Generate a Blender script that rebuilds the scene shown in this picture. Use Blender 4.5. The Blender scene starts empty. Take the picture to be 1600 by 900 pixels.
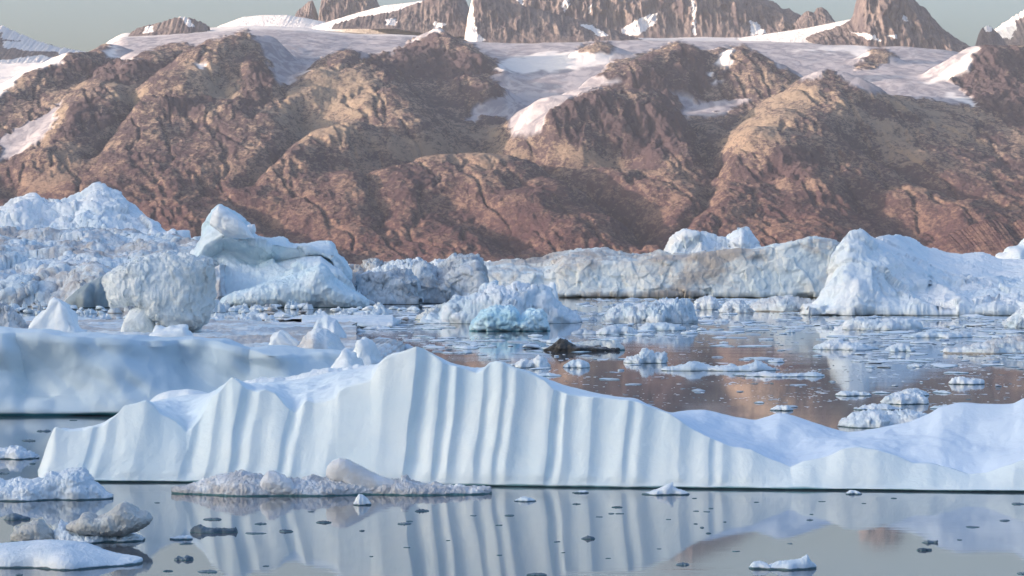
import bpy, math, random
import numpy as np

# ---------------------------------------------------------------- camera, sky, sun, exposure
SC = bpy.context.scene
COL = SC.collection
H = 12.0                                   # eye height above the water
F = 4537.0                                 # focal length in photo pixels (20 degree view)
HORIZ = 405.0
SUN_AZ = math.radians(102)                 # measured to the left of the view direction
SUN_EL = math.radians(8.5)
EXPOSURE = 1.88
HAZE_DENSITY = 1.6e-5
HAZE_COLOR = (.82, .88, 1.0, 1)

cam = bpy.data.cameras.new('camera')
cam.sensor_width = 36.0
cam.lens = 36.0 * F / 1600.0
cam.clip_start = 1.0
cam.clip_end = 60000.0
cam_ob = bpy.data.objects.new('camera', cam)
COL.objects.link(cam_ob)
cam_ob.location = (0, 0, H)
cam_ob.rotation_euler = (math.radians(90) - math.atan(45.0 / F), 0, 0)
SC.camera = cam_ob

world = bpy.data.worlds.new('World')
SC.world = world
world.use_nodes = True
wn = world.node_tree
bg = wn.nodes['Background']
sky = wn.nodes.new('ShaderNodeTexSky')
sky.sky_type = 'NISHITA'
sky.sun_disc = False
sky.sun_elevation = SUN_EL
sky.sun_rotation = -SUN_AZ
sky.altitude = 0
sky.air_density = .75
sky.dust_density = 5.8
sky.ozone_density = 1.9
wn.links.new(sky.outputs[0], bg.inputs[0])
bg.inputs[1].default_value = 0.15

sl = bpy.data.lights.new('sun', 'SUN')
sl.energy = 2.9
sl.angle = math.radians(0.5)
sl.color = (1.0, .75, .60)
so = bpy.data.objects.new('sun', sl)
COL.objects.link(so)
sd = (-math.sin(SUN_AZ) * math.cos(SUN_EL), math.cos(SUN_AZ) * math.cos(SUN_EL), math.sin(SUN_EL))
from mathutils import Vector
so.rotation_euler = Vector(sd).to_track_quat('Z', 'Y').to_euler()

SC.view_settings.view_transform = 'Standard'
SC.view_settings.look = 'None'
SC.view_settings.gamma = 1.0
SC.view_settings.exposure = EXPOSURE
SC.cycles.max_bounces = 6
SC.cycles.use_denoising = True
SC.cycles.denoising_prefilter = 'ACCURATE'
SC.cycles.denoising_quality = 'HIGH'

# ---------------------------------------------------------------- noise
_rs = np.random.RandomState(7)
_perm = np.tile(_rs.permutation(512), 3).astype(np.int32)
_g2 = _rs.uniform(0, 2 * math.pi, 512)
_g2x, _g2y = np.cos(_g2).astype(np.float32), np.sin(_g2).astype(np.float32)
_g3 = _rs.normal(size=(512, 3)); _g3 /= np.linalg.norm(_g3, axis=1)[:, None]; _g3 = _g3.astype(np.float32)

def _fade(t): return t * t * t * (t * (t * 6 - 15) + 10)

def perlin2(x, y):
    xi = np.floor(x); yi = np.floor(y)
    xf = (x - xi).astype(np.float32); yf = (y - yi).astype(np.float32)
    xi = xi.astype(np.int64) & 511; yi = yi.astype(np.int64) & 511
    u, v = _fade(xf), _fade(yf)
    def g(a, b, dx, dy):
        h = _perm[_perm[(xi + a) & 511] + ((yi + b) & 511)]
        return _g2x[h] * dx + _g2y[h] * dy
    n0 = g(0, 0, xf, yf) * (1 - u) + g(1, 0, xf - 1, yf) * u
    n1 = g(0, 1, xf, yf - 1) * (1 - u) + g(1, 1, xf - 1, yf - 1) * u
    return (n0 * (1 - v) + n1 * v) * 1.5

def perlin3(x, y, z):
    xi = np.floor(x); yi = np.floor(y); zi = np.floor(z)
    xf = (x - xi).astype(np.float32); yf = (y - yi).astype(np.float32); zf = (z - zi).astype(np.float32)
    xi = xi.astype(np.int64) & 511; yi = yi.astype(np.int64) & 511; zi = zi.astype(np.int64) & 511
    u, v, w = _fade(xf), _fade(yf), _fade(zf)
    out = 0
    for a in (0, 1):
        pa = _perm[(xi + a) & 511]; wa = u if a else 1 - u
        for b in (0, 1):
            pb = _perm[pa + ((yi + b) & 511)]; wb = v if b else 1 - v
            for c in (0, 1):
                hsh = _perm[pb + ((zi + c) & 511)]; wc = w if c else 1 - w
                g = _g3[hsh]
                out = out + wa * wb * wc * (g[..., 0] * (xf - a) + g[..., 1] * (yf - b) + g[..., 2] * (zf - c))
    return out * 1.6

def fbm2(x, y, octv=5, gain=0.5, ridged=False, seed=0):
    s = 0; a = 1.0; n = 0; x = x + seed * 17.31; y = y + seed * 9.77
    for i in range(octv):
        p = perlin2(x, y)
        if ridged: p = 1 - 2 * np.abs(p)
        s = s + a * p; n += a; a *= gain
        x, y = 1.6 * x - 1.2 * y + 3.1, 1.2 * x + 1.6 * y + 7.7
    return s / n

def fbm3(x, y, z, octv=4, gain=0.5, mode=0, seed=0):
    s = 0; a = 1.0; n = 0; x = x + seed * 17.31; y = y + seed * 9.77; z = z + seed * 5.13
    for i in range(octv):
        p = perlin3(x, y, z)
        if mode == 1: p = 1 - 2 * np.abs(p)
        elif mode == 2: p = 2 * np.abs(p) - .5
        s = s + a * p; n += a; a *= gain
        x, y, z = 2.03 * y + 3.1, 2.03 * z + 7.7, 2.03 * x + 1.9
    return s / n

def smooth(a, b, x):
    t = np.clip((x - a) / (b - a), 0, 1)
    return t * t * (3 - 2 * t)

def wpt(px, py, Y):
    return ((px - 800.0) / F * Y, Y, H - (py - HORIZ) / F * Y)

def wdist(pyw):                            # distance of a waterline seen at row pyw
    return F * H / (pyw - HORIZ)

# ---------------------------------------------------------------- objects
def tag(o, label=None, cat=None, group=None, kind=None):
    if label: o['label'] = label
    if cat: o['category'] = cat
    if group: o['group'] = group
    if kind: o['kind'] = kind
    return o

def make_mesh(name, V, faces, mat, smooth_shade=True, attrs=None, parent=None):
    me = bpy.data.meshes.new(name)
    V = np.asarray(V, np.float32)
    faces = np.asarray(faces, np.int32)
    k = faces.shape[1]
    me.vertices.add(len(V)); me.vertices.foreach_set('co', V.ravel())
    me.loops.add(faces.size); me.loops.foreach_set('vertex_index', faces.ravel())
    me.polygons.add(len(faces))
    me.polygons.foreach_set('loop_start', np.arange(0, faces.size, k, dtype=np.int32))
    me.update(calc_edges=True); me.validate()
    if smooth_shade: me.polygons.foreach_set('use_smooth', np.ones(len(me.polygons), bool))
    for an, av in (attrs or {}).items():
        at = me.attributes.new(an, 'FLOAT', 'POINT'); at.data.foreach_set('value', np.asarray(av, np.float32).ravel())
    if mat: me.materials.append(mat)
    o = bpy.data.objects.new(name, me)
    COL.objects.link(o)
    if parent: o.parent = parent
    return o

def grid_faces(nr, nc, flip=False):
    i = np.arange(nr - 1)[:, None] * nc + np.arange(nc - 1)[None, :]
    f = np.stack([i, i + 1, i + nc + 1, i + nc], -1).reshape(-1, 4)
    return f[:, ::-1] if flip else f

# ---------------------------------------------------------------- node helpers
class NT:
    def __init__(s, name):
        s.m = bpy.data.materials.new(name); s.m.use_nodes = True
        s.t = s.m.node_tree; s.b = s.t.nodes['Principled BSDF']
        s.out = s.t.nodes['Material Output']
        s.geo = s.t.nodes.new('ShaderNodeNewGeometry')
        s.tc = s.t.nodes.new('ShaderNodeTexCoord')
    def _in(s, sock, v):
        if hasattr(v, 'is_linked') or hasattr(v, 'links'): s.t.links.new(v, sock)
        else:
            if isinstance(v, (tuple, list)) and len(v) == 3 and sock.type == 'RGBA': v = (*v, 1)
            sock.default_value = v
    def pos(s, scale=(1, 1, 1), obj=False):
        m = s.t.nodes.new('ShaderNodeMapping'); m.inputs['Scale'].default_value = scale
        s.t.links.new(s.tc.outputs['Object'] if obj else s.geo.outputs['Position'], m.inputs['Vector'])
        return m.outputs[0]
    def noise(s, vec, scale, detail=4, rough=.5, typ='FBM', dist=0):
        n = s.t.nodes.new('ShaderNodeTexNoise'); n.noise_type = typ
        s.t.links.new(vec, n.inputs['Vector'])
        n.inputs['Scale'].default_value = scale; n.inputs['Detail'].default_value = detail
        n.inputs['Roughness'].default_value = rough; n.inputs['Distortion'].default_value = dist
        return n.outputs[0]
    def math(s, op, a, b=0.0, c=None, clamp=False):
        n = s.t.nodes.new('ShaderNodeMath'); n.operation = op; n.use_clamp = clamp
        s._in(n.inputs[0], a); s._in(n.inputs[1], b)
        if c is not None: s._in(n.inputs[2], c)
        return n.outputs[0]
    def ramp(s, fac, lo, hi, a=0.0, b=1.0):
        n = s.t.nodes.new('ShaderNodeMapRange'); n.interpolation_type = 'SMOOTHSTEP'
        s._in(n.inputs[0], fac); s._in(n.inputs[1], lo); s._in(n.inputs[2], hi); s._in(n.inputs[3], a); s._in(n.inputs[4], b)
        return n.outputs[0]
    def mix(s, fac, a, b):
        n = s.t.nodes.new('ShaderNodeMix'); n.data_type = 'RGBA'
        s._in(n.inputs[0], fac); s._in(n.inputs[6], a); s._in(n.inputs[7], b)
        return n.outputs[2]
    def attr(s, name):
        n = s.t.nodes.new('ShaderNodeAttribute'); n.attribute_name = name
        return n.outputs['Fac']
    def z(s):
        n = s.t.nodes.new('ShaderNodeSeparateXYZ'); s.t.links.new(s.geo.outputs['Position'], n.inputs[0]); return n.outputs[2]
    def nz(s):
        n = s.t.nodes.new('ShaderNodeSeparateXYZ'); s.t.links.new(s.geo.outputs['True Normal'], n.inputs[0]); return n.outputs[2]
    def bump(s, height, dist, strength=1.0, normal=None):
        n = s.t.nodes.new('ShaderNodeBump'); n.inputs['Distance'].default_value = dist
        s._in(n.inputs['Strength'], strength); s._in(n.inputs['Height'], height)
        if normal: s.t.links.new(normal, n.inputs['Normal'])
        return n.outputs[0]
    def done(s, color, rough=.8, spec=.3, normal=None, sss=0, sss_r=None):
        s._in(s.b.inputs['Base Color'], color); s._in(s.b.inputs['Roughness'], rough)
        s.b.inputs['Specular IOR Level'].default_value = spec
        if normal: s.t.links.new(normal, s.b.inputs['Normal'])
        if sss:
            s.b.inputs['Subsurface Weight'].default_value = sss
            s.b.inputs['Subsurface Radius'].default_value = sss_r or (.3, .6, 1)
            s.b.inputs['Subsurface Scale'].default_value = 1.0
        return s.m
# ================================================================ WATER
def mat_water():
    n = NT('water')
    # long low swell lines and a finer wind ripple; everything is metres
    a = n.noise(n.pos((.35, 1.0, 1)), .9, 3, .55)
    b = n.noise(n.pos((.5, 1.0, 1)), 4.5, 2, .5)
    patch = n.ramp(n.noise(n.pos((.02, .045, 1)), 1.0, 3, .5), .44, .66, .2, 1.5)
    h = n.math('ADD', n.math('MULTIPLY', a, .03), n.math('MULTIPLY', b, .006))
    h = n.math('MULTIPLY', h, patch)
    nm = n.bump(h, 1.0, .16)
    n.b.inputs['IOR'].default_value = 1.333
    return n.done((.10, .115, .135), .035, .5, nm)

def build_water():
    xs = np.array([-26000, -4000, -800, -200, 0, 200, 800, 4000, 26000.])
    ys = np.array([-26000, -3000, -400, 0, 100, 200, 400, 800, 2000, 4500, 9000, 28000.])
    X, Y = np.meshgrid(xs, ys)
    V = np.stack([X, Y, 0 * X], -1).reshape(-1, 3)
    o = make_mesh('water', V, grid_faces(len(ys), len(xs)), mat_water())
    tag(o, 'calm cold fjord water mirroring the icebergs and mountains', 'water', kind='structure')
build_water()

# ================================================================ MOUNTAINS
def poly_mask(px, py, poly, soft=0):
    """1 inside the polygon (photo coordinates)."""
    poly = np.asarray(poly, float)
    inside = np.zeros(px.shape, bool)
    n = len(poly)
    x0, y0 = poly[:, 0].min(), poly[:, 1].min(); x1, y1 = poly[:, 0].max(), poly[:, 1].max()
    sel = (px >= x0) & (px <= x1) & (py >= y0) & (py <= y1)
    qx, qy = px[sel], py[sel]
    ins = np.zeros(qx.shape, bool)
    for i in range(n):
        ax, ay = poly[i]; bx, by = poly[(i + 1) % n]
        if ay == by: continue
        c = ((ay > qy) != (by > qy)) & (qx < (bx - ax) * (qy - ay) / (by - ay) + ax)
        ins ^= c
    inside[sel] = ins
    return inside

def interp2(xs, ys, T, x, y):
    """smooth bilinear table lookup; x 1-D table stations xs, rows ys"""
    T = np.asarray(T, float)
    i = np.clip(np.searchsorted(xs, x) - 1, 0, len(xs) - 2); j = np.clip(np.searchsorted(ys, y) - 1, 0, len(ys) - 2)
    xs = np.asarray(xs, float); ys = np.asarray(ys, float)
    tx = np.clip((x - xs[i]) / (xs[i + 1] - xs[i]), 0, 1); ty = np.clip((y - ys[j]) / (ys[j + 1] - ys[j]), 0, 1)
    tx = tx * tx * (3 - 2 * tx)
    return (T[j, i] * (1 - tx) + T[j, i + 1] * tx) * (1 - ty) + (T[j + 1, i] * (1 - tx) + T[j + 1, i + 1] * tx) * ty

BX = [-300, 0, 125, 200, 400, 600, 800, 1000, 1200, 1400, 1600, 1900]
BY = [6380, 6520, 6800, 7100, 7400, 7700, 8000, 8400, 9000, 9800, 11000]
BT = [[425, 425, 425, 425, 425, 425, 425, 425, 425, 425, 425, 425],
      [408, 408, 409, 409, 410, 409, 410, 411, 410, 409, 409, 408],
      [350, 352, 352, 352, 356, 360, 362, 372, 350, 348, 355, 350],
      [295, 300, 294, 290, 290, 300, 300, 325, 290, 300, 310, 300],
      [240, 262, 245, 235, 220, 262, 250, 270, 238, 248, 265, 250],
      [190, 205, 189, 180, 175, 225, 218, 228, 212, 200, 215, 210],
      [155, 168, 150, 140, 132, 170, 190, 185, 182, 160, 165, 160],
      [138, 145, 124, 112, 98, 118, 142, 140, 150, 128, 128, 128],
      [125, 122, 112, 82, 66, 78, 98, 88, 96, 100, 106, 105],
      [112, 104, 100, 60, 48, 58, 70, 64, 68, 74, 92, 90],
      [108, 100, 96, 52, 40, 50, 60, 60, 58, 62, 84, 80]]

VALLEYS = [
 ([(1135, 235, 7350), (1115, 262, 7200), (1100, 300, 7000), (1070, 335, 6850), (1040, 372, 6650)], 26, 34),
 ([(830, 225, 7450), (880, 250, 7320), (930, 280, 7180), (990, 315, 6990), (1010, 350, 6800)], 60, 75),
 ([(215, 135, 7900), (190, 165, 7700), (165, 200, 7500), (140, 225, 7400)], 16, 26),
 ([(480, 150, 7800), (470, 185, 7600), (440, 225, 7370), (395, 270, 7150)], 30, 36),
 ([(760, 185, 7650), (700, 212, 7500), (640, 222, 7430), (600, 235, 7380)], 50, 55),
 ([(640, 235, 7380), (580, 262, 7230), (590, 310, 7000), (600, 350, 6800)], 40, 26),
 ([(1075, 160, 7850), (1100, 195, 7600), (1120, 235, 7350)], 55, 62),
 ([(1010, 255, 7250), (1100, 262, 7200)], 30, 22),
 ([(330, 300, 7050), (410, 330, 6900), (500, 372, 6650)], 40, 26),
 ([(0, 262, 7250), (20, 290, 7120), (60, 305, 7030), (200, 330, 6900), (300, 372, 6650)], 40, 28),
 ([(1290, 260, 7200), (1400, 330, 6920), (1440, 372, 6660)], 60, 40),
 ([(1350, 215, 7500), (1450, 260, 7250), (1560, 320, 6990)], 40, 34),
 ([(700, 300, 7000), (760, 330, 6850), (800, 372, 6650)], 40, 22),
]

# crest points (px, py, Y), radius m, drop at radius m, exponent, depth squash, veg
MASSES = [
 # left high ridge with the cliffs
 ([(178, 68, 8900), (150, 84, 8600), (110, 84, 8500), (60, 108, 8300), (10, 142, 8100), (-60, 175, 8000)], 150, 95, 1.3, .8, .3),
 ([(235, 78, 8500), (200, 100, 8200), (160, 140, 7900), (110, 195, 7600), (75, 235, 7400)], 170, 110, 1.4, .9, .15),
 ([(285, 72, 8600), (260, 82, 8400)], 110, 60, 1.6, .8, .3),
 ([(385, 52, 8500), (360, 58, 8350), (330, 76, 8200), (290, 110, 8000), (265, 150, 7800), (250, 190, 7600)], 165, 120, 1.7, .8, .35),
 ([(395, 70, 8350), (400, 110, 8000)], 90, 70, 1.4, .8, .1),
 ([(350, 165, 7720), (410, 175, 7700)], 150, 75, 1.6, .9, .2),
 ([(545, 78, 8400), (500, 110, 8150), (480, 135, 8000)], 150, 90, 1.6, .8, .6),
 ([(560, 100, 8200), (600, 140, 7900), (640, 185, 7650)], 130, 65, 1.6, .8, .5),
 ([(683, 44, 9100), (700, 62, 8900), (740, 86, 8750), (782, 108, 8650)], 110, 80, 1.2, .8, .05),
 ([(590, 84, 8750), (650, 78, 8800), (683, 60, 8900)], 150, 75, 1.3, .8, .05),
 ([(735, 120, 8280), (760, 134, 8220)], 90, 50, 1.4, .9, .05),
 ([(880, 150, 7780), (930, 138, 7850), (985, 142, 7850), (1040, 162, 7800)], 175, 105, 2.0, .7, .12),
 ([(1040, 175, 7700), (1075, 215, 7500)], 120, 60, 1.6, .8, .1),
 ([(955, 112, 8300), (1000, 92, 8350), (1065, 68, 8500), (1100, 82, 8500)], 130, 100, 1.3, .8, .1),
 ([(1125, 84, 8500), (1160, 74, 8500), (1200, 96, 8450), (1240, 128, 8350)], 130, 85, 1.3, .8, .1),
 ([(905, 82, 9050), (928, 68, 9100), (950, 72, 9100)], 80, 45, 1.3, .7, .05),
 ([(1298, 113, 7950), (1270, 135, 7850), (1225, 170, 7650)], 170, 90, 1.5, .8, .7),
 ([(1298, 113, 7950), (1350, 150, 7900), (1420, 190, 7800), (1500, 235, 7700), (1600, 290, 7550), (1700, 330, 7450)], 190, 110, 1.35, .8, .3),
 ([(1190, 198, 7420), (1230, 205, 7400), (1280, 240, 7250)], 150, 75, 1.8, .8, .6),
 ([(1330, 230, 7350), (1400, 290, 7150)], 170, 70, 1.6, .8, .3),
 ([(1480, 118, 8500), (1530, 72, 8600), (1600, 70, 8650), (1720, 60, 8700)], 190, 140, 1.4, .8, .15),
 ([(1350, 92, 9000), (1380, 84, 9050), (1365, 78, 9100)], 70, 45, 1.3, .8, .05),
 ([(600, 255, 7260), (680, 240, 7350), (760, 238, 7330), (850, 270, 7200), (940, 330, 6900)], 190, 75, 1.5, .8, .45),
 ([(820, 300, 7000), (900, 345, 6800)], 130, 50, 1.6, .9, .3),
 ([(560, 190, 7520), (600, 205, 7500)], 110, 45, 1.8, .9, .5),
 ([(490, 200, 7520), (430, 230, 7380), (380, 285, 7130)], 160, 65, 1.6, .8, .3),
 ([(480, 240, 7330), (520, 300, 7080), (560, 350, 6850)], 170, 70, 1.5, .8, .3),
 ([(200, 240, 7330), (150, 285, 7150), (60, 320, 6980)], 170, 60, 1.6, .8, .4),
 ([(300, 250, 7260), (270, 310, 7000), (240, 360, 6800)], 160, 55, 1.6, .8, .3),
 ([(-40, 250, 7400), (5, 258, 7380), (25, 292, 7250)], 90, 50, 1.5, .8, .1),
 ([(0, 300, 7050), (60, 318, 6950), (120, 340, 6850)], 150, 45, 1.5, .8, .2),
 ([(1100, 270, 7180), (1080, 320, 6980), (1040, 370, 6720)], 170, 60, 1.6, .8, .35),
 ([(1180, 290, 7080), (1240, 330, 6920), (1340, 370, 6740)], 190, 60, 1.6, .8, .3),
 ([(380, 330, 6950), (450, 372, 6720)], 170, 40, 1.6, .8, .3),
 ([(650, 330, 6950), (720, 360, 6800)], 170, 40, 1.6, .8, .3),
 ([(850, 235, 7420), (960, 262, 7320), (1040, 262, 7300)], 150, 50, 1.7, .9, .4),
 ([(1520, 310, 7000), (1620, 330, 6950)], 190, 60, 1.5, .8, .3),
]

# traced ground cover (photo coordinates, fixed to the slope they lie on)
GLACIER = [
 [(160, 82), (178, 64), (230, 45), (330, 40), (420, 40), (480, 30), (560, 38), (690, 40), (690, 60), (660, 75), (590, 82), (560, 92), (500, 100), (455, 135), (430, 128), (420, 95), (400, 70), (300, 62), (255, 68), (220, 95), (190, 98), (175, 85)],
 [(540, 40), (1320, 40), (1530, 66), (1530, 76), (1480, 120), (1500, 140), (1530, 168), (1470, 160), (1400, 150), (1350, 140), (1310, 118), (1200, 130), (1140, 175), (1070, 185), (1060, 150), (1000, 120), (960, 130), (900, 148), (860, 175), (845, 210), (800, 210), (790, 180), (760, 185), (730, 190), (745, 165), (790, 148), (770, 120), (775, 100), (740, 84), (690, 62), (640, 60)],
 [(-300, 60), (0, 70), (110, 78), (100, 98), (40, 115), (0, 150), (-300, 190)],
 [(0, 215), (60, 185), (98, 158), (80, 200), (40, 235), (0, 250)],
 [(1100, 178), (1135, 155), (1165, 148), (1150, 165), (1105, 180)],
]
ROCKP = [
 [(235, 115), (270, 76), (330, 68), (385, 46), (410, 72), (432, 125), (300, 150)],
 [(455, 132), (500, 92), (545, 74), (575, 96), (610, 130), (500, 170)],
 [(560, 96), (640, 72), (683, 44), (720, 58), (792, 108), (770, 120), (700, 116), (600, 112)],
 [(715, 112), (750, 108), (792, 145), (740, 140)],
 [(900, 98), (902, 74), (925, 66), (950, 66), (960, 76), (925, 98)],
 [(935, 120), (955, 98), (1000, 86), (1060, 64), (1100, 80), (1160, 70), (1200, 92), (1250, 125), (1200, 150), (1160, 150), (1100, 160), (1010, 130)],
 [(1235, 155), (1296, 108), (1350, 142)],
 [(1335, 108), (1345, 80), (1380, 74), (1400, 88), (1360, 108)],
 [(850, 178), (900, 148), (960, 134), (1040, 150), (1080, 200), (950, 240), (850, 215)],
 [(205, 95), (240, 75), (290, 66), (300, 76), (250, 100)],
]
BRIGHT = [
 [(-300, 60), (0, 70), (110, 78), (100, 98), (40, 115), (0, 150), (-300, 190)],
 [(165, 85), (185, 64), (180, 85), (190, 98)],
 [(780, 96), (850, 82), (920, 82), (960, 82), (950, 100), (880, 110), (790, 106)],
 [(1114, 98), (1128, 82), (1142, 76), (1150, 80), (1138, 92), (1144, 96), (1132, 108), (1122, 100)], [(1100, 120), (1120, 108), (1114, 122)], [(1110, 132), (1128, 122), (1124, 132)],
 [(1230, 80), (1350, 68), (1360, 85), (1345, 95), (1330, 80)],
 [(1440, 132), (1480, 110), (1520, 78), (1530, 70), (1510, 110), (1480, 128)],
 [(1500, 95), (1508, 92), (1515, 110), (1508, 115)],
 [(1475, 140), (1530, 165), (1520, 168), (1478, 150)],
 [(1260, 60), (1335, 58), (1360, 66), (1280, 66)],
 [(770, 105), (800, 96), (900, 92), (905, 105), (800, 115)],
 [(560, 36), (690, 36), (690, 50), (560, 42)], [(300, 105), (325, 100), (320, 112)],
]
TAN = [
 [(290, 100), (330, 100), (400, 130), (360, 160), (280, 150)],
 [(440, 160), (480, 110), (540, 100), (600, 150), (560, 200), (470, 230), (430, 190)],
 [(600, 230), (700, 190), (780, 200), (830, 240), (780, 250), (640, 255)],
 [(830, 210), (900, 235), (980, 250), (960, 265), (880, 250)],
 [(1340, 136), (1400, 150), (1500, 190), (1580, 240), (1560, 245), (1480, 205), (1400, 165)],
 [(1530, 170), (1600, 210), (1600, 240), (1550, 200)],
 [(1120, 230), (1150, 190), (1240, 130), (1290, 120), (1260, 180), (1220, 200), (1200, 260)],
 [(20, 290), (100, 225), (150, 230), (90, 300), (60, 310)],
 [(60, 235), (98, 160), (110, 165), (80, 230)],
 [(1360, 190), (1420, 200), (1440, 250), (1400, 260), (1370, 240)],
 [(180, 130), (235, 130), (200, 200), (130, 220), (120, 200)],
]
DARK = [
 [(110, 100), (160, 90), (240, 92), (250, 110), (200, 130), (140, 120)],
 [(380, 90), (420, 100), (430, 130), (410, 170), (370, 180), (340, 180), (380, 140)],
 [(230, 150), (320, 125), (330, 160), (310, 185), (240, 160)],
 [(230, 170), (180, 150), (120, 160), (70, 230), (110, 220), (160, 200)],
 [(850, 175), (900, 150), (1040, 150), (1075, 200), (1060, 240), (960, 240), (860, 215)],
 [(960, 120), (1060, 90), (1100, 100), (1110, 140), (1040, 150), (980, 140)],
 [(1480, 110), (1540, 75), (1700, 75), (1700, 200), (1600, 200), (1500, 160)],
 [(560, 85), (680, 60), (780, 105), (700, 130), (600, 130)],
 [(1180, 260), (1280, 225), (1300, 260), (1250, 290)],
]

def mat_terrain():
    n = NT('mountain_rock')
    P = n.pos((1, 1, 1))
    Ps = n.pos((1, .55, 1.6))
    big = n.noise(Ps, .006, 6, .6)
    mid = n.noise(Ps, .022, 6, .65, dist=.6)
    fine = n.noise(n.pos((1, .7, 1.5)), .09, 6, .78)
    tan = n.attr('tan'); dark = n.attr('dark'); rk = n.attr('rock')
    midc = n.ramp(mid, .40, .60); finec = n.ramp(fine, .40, .60)
    s = n.math('ADD', n.math('MULTIPLY', midc, .42), n.math('MULTIPLY', finec, .58))
    s = n.math('ADD', s, n.math('MULTIPLY', n.math('SUBTRACT', big, .5), 1.6))
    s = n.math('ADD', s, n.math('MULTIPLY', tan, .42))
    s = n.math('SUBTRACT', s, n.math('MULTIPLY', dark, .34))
    veg = n.ramp(s, .30, .95)
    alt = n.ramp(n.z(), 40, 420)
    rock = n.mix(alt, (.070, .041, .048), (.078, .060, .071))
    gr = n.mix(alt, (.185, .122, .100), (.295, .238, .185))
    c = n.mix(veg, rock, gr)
    crack = n.ramp(n.noise(n.pos((1.6, .8, .7)), .03, 6, .75, 'RIDGED_MULTIFRACTAL'), .25, .8, .0, .55)
    slab = n.ramp(n.noise(n.pos((.9, .5, 1.3)), .045, 5, .7, 'RIDGED_MULTIFRACTAL', dist=.8), .45, 1.1, .0, .8)
    c = n.mix(n.math('MULTIPLY', slab, n.math('SUBTRACT', 1.0, n.math('MULTIPLY', dark, .45))), c, gr)
    c = n.mix(n.math('MULTIPLY', crack, n.math('ADD', .5, n.math('MULTIPLY', dark, .5))), c, (.06, .042, .045))
    # grey glacier ice, white firn
    st = n.noise(n.pos((1, .35, 1)), .02, 6, .6, dist=1.2)
    g = n.mix(n.ramp(st, .40, .60), (.22, .215, .245), (.37, .355, .375))
    g = n.mix(n.attr('bright'), g, (.66, .64, .62))
    sn = n.attr('snow')
    c = n.mix(sn, c, g)
    bh = n.math('ADD', n.math('MULTIPLY', mid, 10), n.math('MULTIPLY', fine, 13.0))
    bh = n.math('MULTIPLY', bh, n.math('SUBTRACT', 1.0, n.math('MULTIPLY', sn, .85)))
    nm = n.bump(bh, 1.0, .9)
    return n.done(c, .95, .1, nm)

TERR = mat_terrain()

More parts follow.
